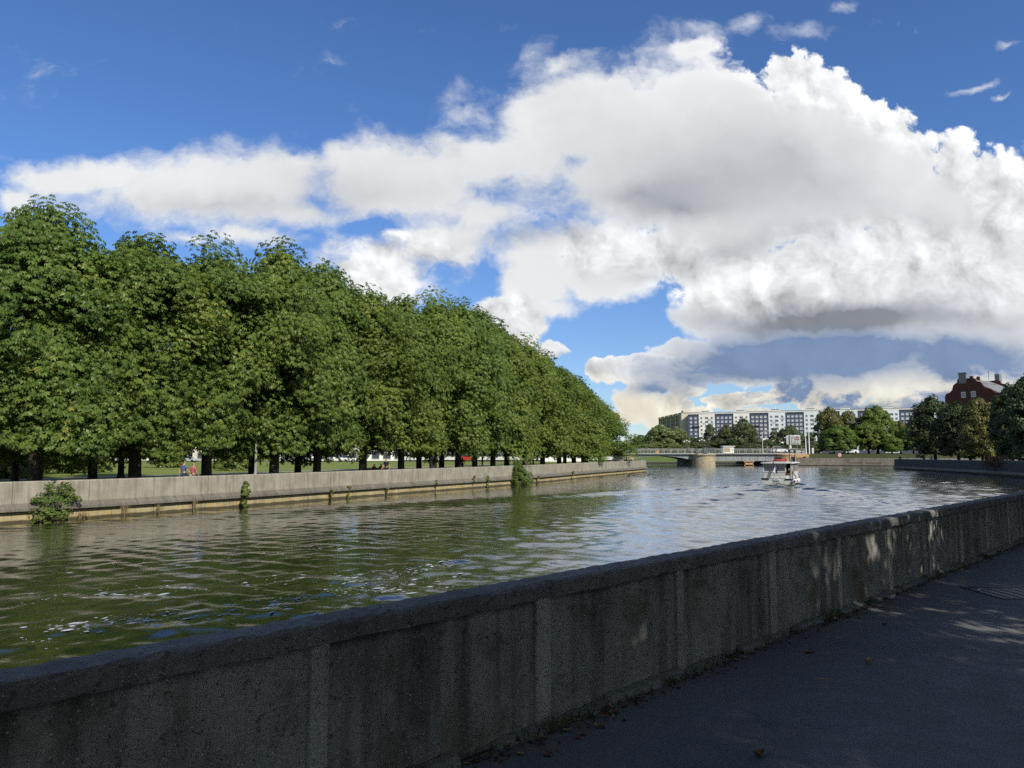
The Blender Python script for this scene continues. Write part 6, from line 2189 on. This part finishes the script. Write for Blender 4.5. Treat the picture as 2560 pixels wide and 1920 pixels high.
    for s in (-1, 1):
        rl.tube([(s * 1.45, y0 - .1, 2.2), (s * 1.35, y0 + .4, 2.42), (s * 1.1, y0 + 1.6, 2.72), (s * 1.0, y1 - 1.2, 2.74), (s * 1.0, y1, 2.3)], .03, 6)
        for y in (1.2, 2.2, 3.4, 4.4): rl.tube([(s * 1.12, y, 2.2), (s * 1.12, y, 2.68)], .022, 5)
    rl.tube([(-1.1, 1.95, 2.72), (1.1, 1.95, 2.72)], .03, 6)
    rl.build('roof_rail', M['mid_metal'], t)
    rd = MB(); rd.lathe([(.0, 0), (.42, .02), (.5, .12), (.42, .22), (0, .24)], 14, (.15, 1.7, 2.27), sx=1.5)
    rd.build('life_raft', M['red'], t)
    bx = MB(); bx.box((.02, 2.5, 2.48), (.28, .3, .3)); bx.box((.65, 1.6, 2.42), (.24, .24, .22)); bx.box((1.2, 3.8, 2.5), (.4, .4, .5)); bx.build('roof_box', M['black'], t)
    ms = MB()
    for x, y, h in ((.72, 4.6, 3.3), (1.25, 4.8, 3.25)):
        ms.tube([(x, y, 2.2), (x, y, h)], .03, 6); ms.lathe([(.02, -.14), (.14, -.1), (.14, .1), (.02, .16)], 10, (x, y, h))
    ms.build('mast', M['black'], t)
    rr = MB()
    rr.tube([(-1.45, -.02, .62), (-1.45, -.02, .98), (.84, -.02, 1.0)], .02, 5)
    for x in (-1.0, -.28, .3, .84): rr.tube([(x, -.02, .62), (x, -.02, 1.0)], .016, 5)
    rr.build('stern_rail', M['mid_metal'], t)
    fl = MB(); fl.tube([(-.28, .0, .6), (-.28, -.04, 2.28)], .02, 6); fl.build('flag_staff', M['dark_metal'], t)
    for nm, mt, x0, x1 in (('flag', 'white', -.26, -.08), ('flag', 'paint_blue', -.08, .12)):
        f = MB(); n = 6; vs = []
        for i in range(n + 1):
            v = i / n
            for u in (x0, x1):
                vs.append((u * (0.5 + .55 * v) + .06 * math.sin(v * 5) - .11 * (1 - v), -.06 + .05 * math.sin(u * 18 + v * 3), 2.05 - v * .78 - (u + .26) * .5))
        f.add(vs, [(2 * i, 2 * i + 1, 2 * i + 3, 2 * i + 2) for i in range(n)]); f.build(nm, M[mt], t, fix=False)
    for x, y, z in ((1.74, -.02, .42), (1.86, .9, .42), (1.88, 1.8, .46)):
        f = MB(); f.lathe([(.10, -.21), (.20, -.17), (.235, 0), (.20, .17), (.10, .21)], 14)
        f.lathe([(.1, -.215), (.075, -.13), (0, -.12)], 12)
        fo = f.build('fender', M['white'], t, (x, y, z)); fo.rotation_euler = (R(90), 0, R(12))
        c = MB(); c.lathe([(.0, .215), (.10, .21), (.10, .222), (0, .224)], 10); c.build('hub', M['black'], fo)
    rope = MB(); rope.tube([(1.46, .3, 1.35), (1.62, .5, 1.05), (1.78, .9, .72)], .035, 6); rope.tube([(1.46, .7, 1.4), (1.7, 1.2, .95), (1.84, 1.8, .66)], .03, 6); rope.build('fender_rope', M['rust'], t)
    se = MB(); se.box((1.08, .55, .80), (.52, .4, .42)); se.build('side_locker', M['white'], t)
    cu = MB(); cu.box((1.02, .48, 1.06), (.42, .34, .16)); cu.build('cushion', M['rust'], t)
    fl2 = MB(); fl2.box((0, 2.9, .55), (2.7, 5.2, .06)); fl2.build('deck', M['mid_metal'], t)
    t.scale = (1.0, 1.0, 1.09)
    return t


M['glass_boat'] = glass_mat('glass_boat', (0.045, 0.055, 0.07), 0.08)
M['paint_blue'] = plain('paint_blue', (0.05, 0.07, 0.2), 0.6)
boat = build_boat()
rzb = Matrix.Rotation(math.atan2(BOAT_H.y, BOAT_H.x) - R(90), 3, 'Z')
for (x, y, z), f, pose, sh, lab in [((1.05, 1.1, .58), (.4, .9), 'sit', 'cloth_dark', 'helmsman in dark jacket seated in the open side of the boat cabin'),
                                    ((.45, 2.0, .58), (0, 1), 'sit', 'cloth_white', 'passenger in white seated behind the boat window')]:
    q = rzb @ Vector((x, y, z)) + Vector((BOAT.x, BOAT.y, 0))
    fv = rzb @ Vector((f[0], f[1], 0))
    person(tuple(q), (fv.x, fv.y), pose, lab, sh, 'cloth_jean', 1.75)
# churned water at the stern
mb = MB(); r3 = random.Random(31)
for _ in range(70):
    s = abs(r3.gauss(0, 2.2)); tt = r3.gauss(0, .55 + s * .1)
    c = BOAT - BOAT_H * (s + .1) + Vector((BOAT_H.y, -BOAT_H.x, 0)) * tt
    r = r3.uniform(.02, .07); z = water_z(c.x, c.y)
    mb.lathe([(r, z - .004), (r * .8, z + .008), (0, z + .012)], 7, (c.x, c.y, 0), sx=r3.uniform(.8, 1.8), sy=r3.uniform(.8, 1.3))
tag(mb.build('wake_foam', M['foam'], fix=False, smooth=True), kind='stuff')
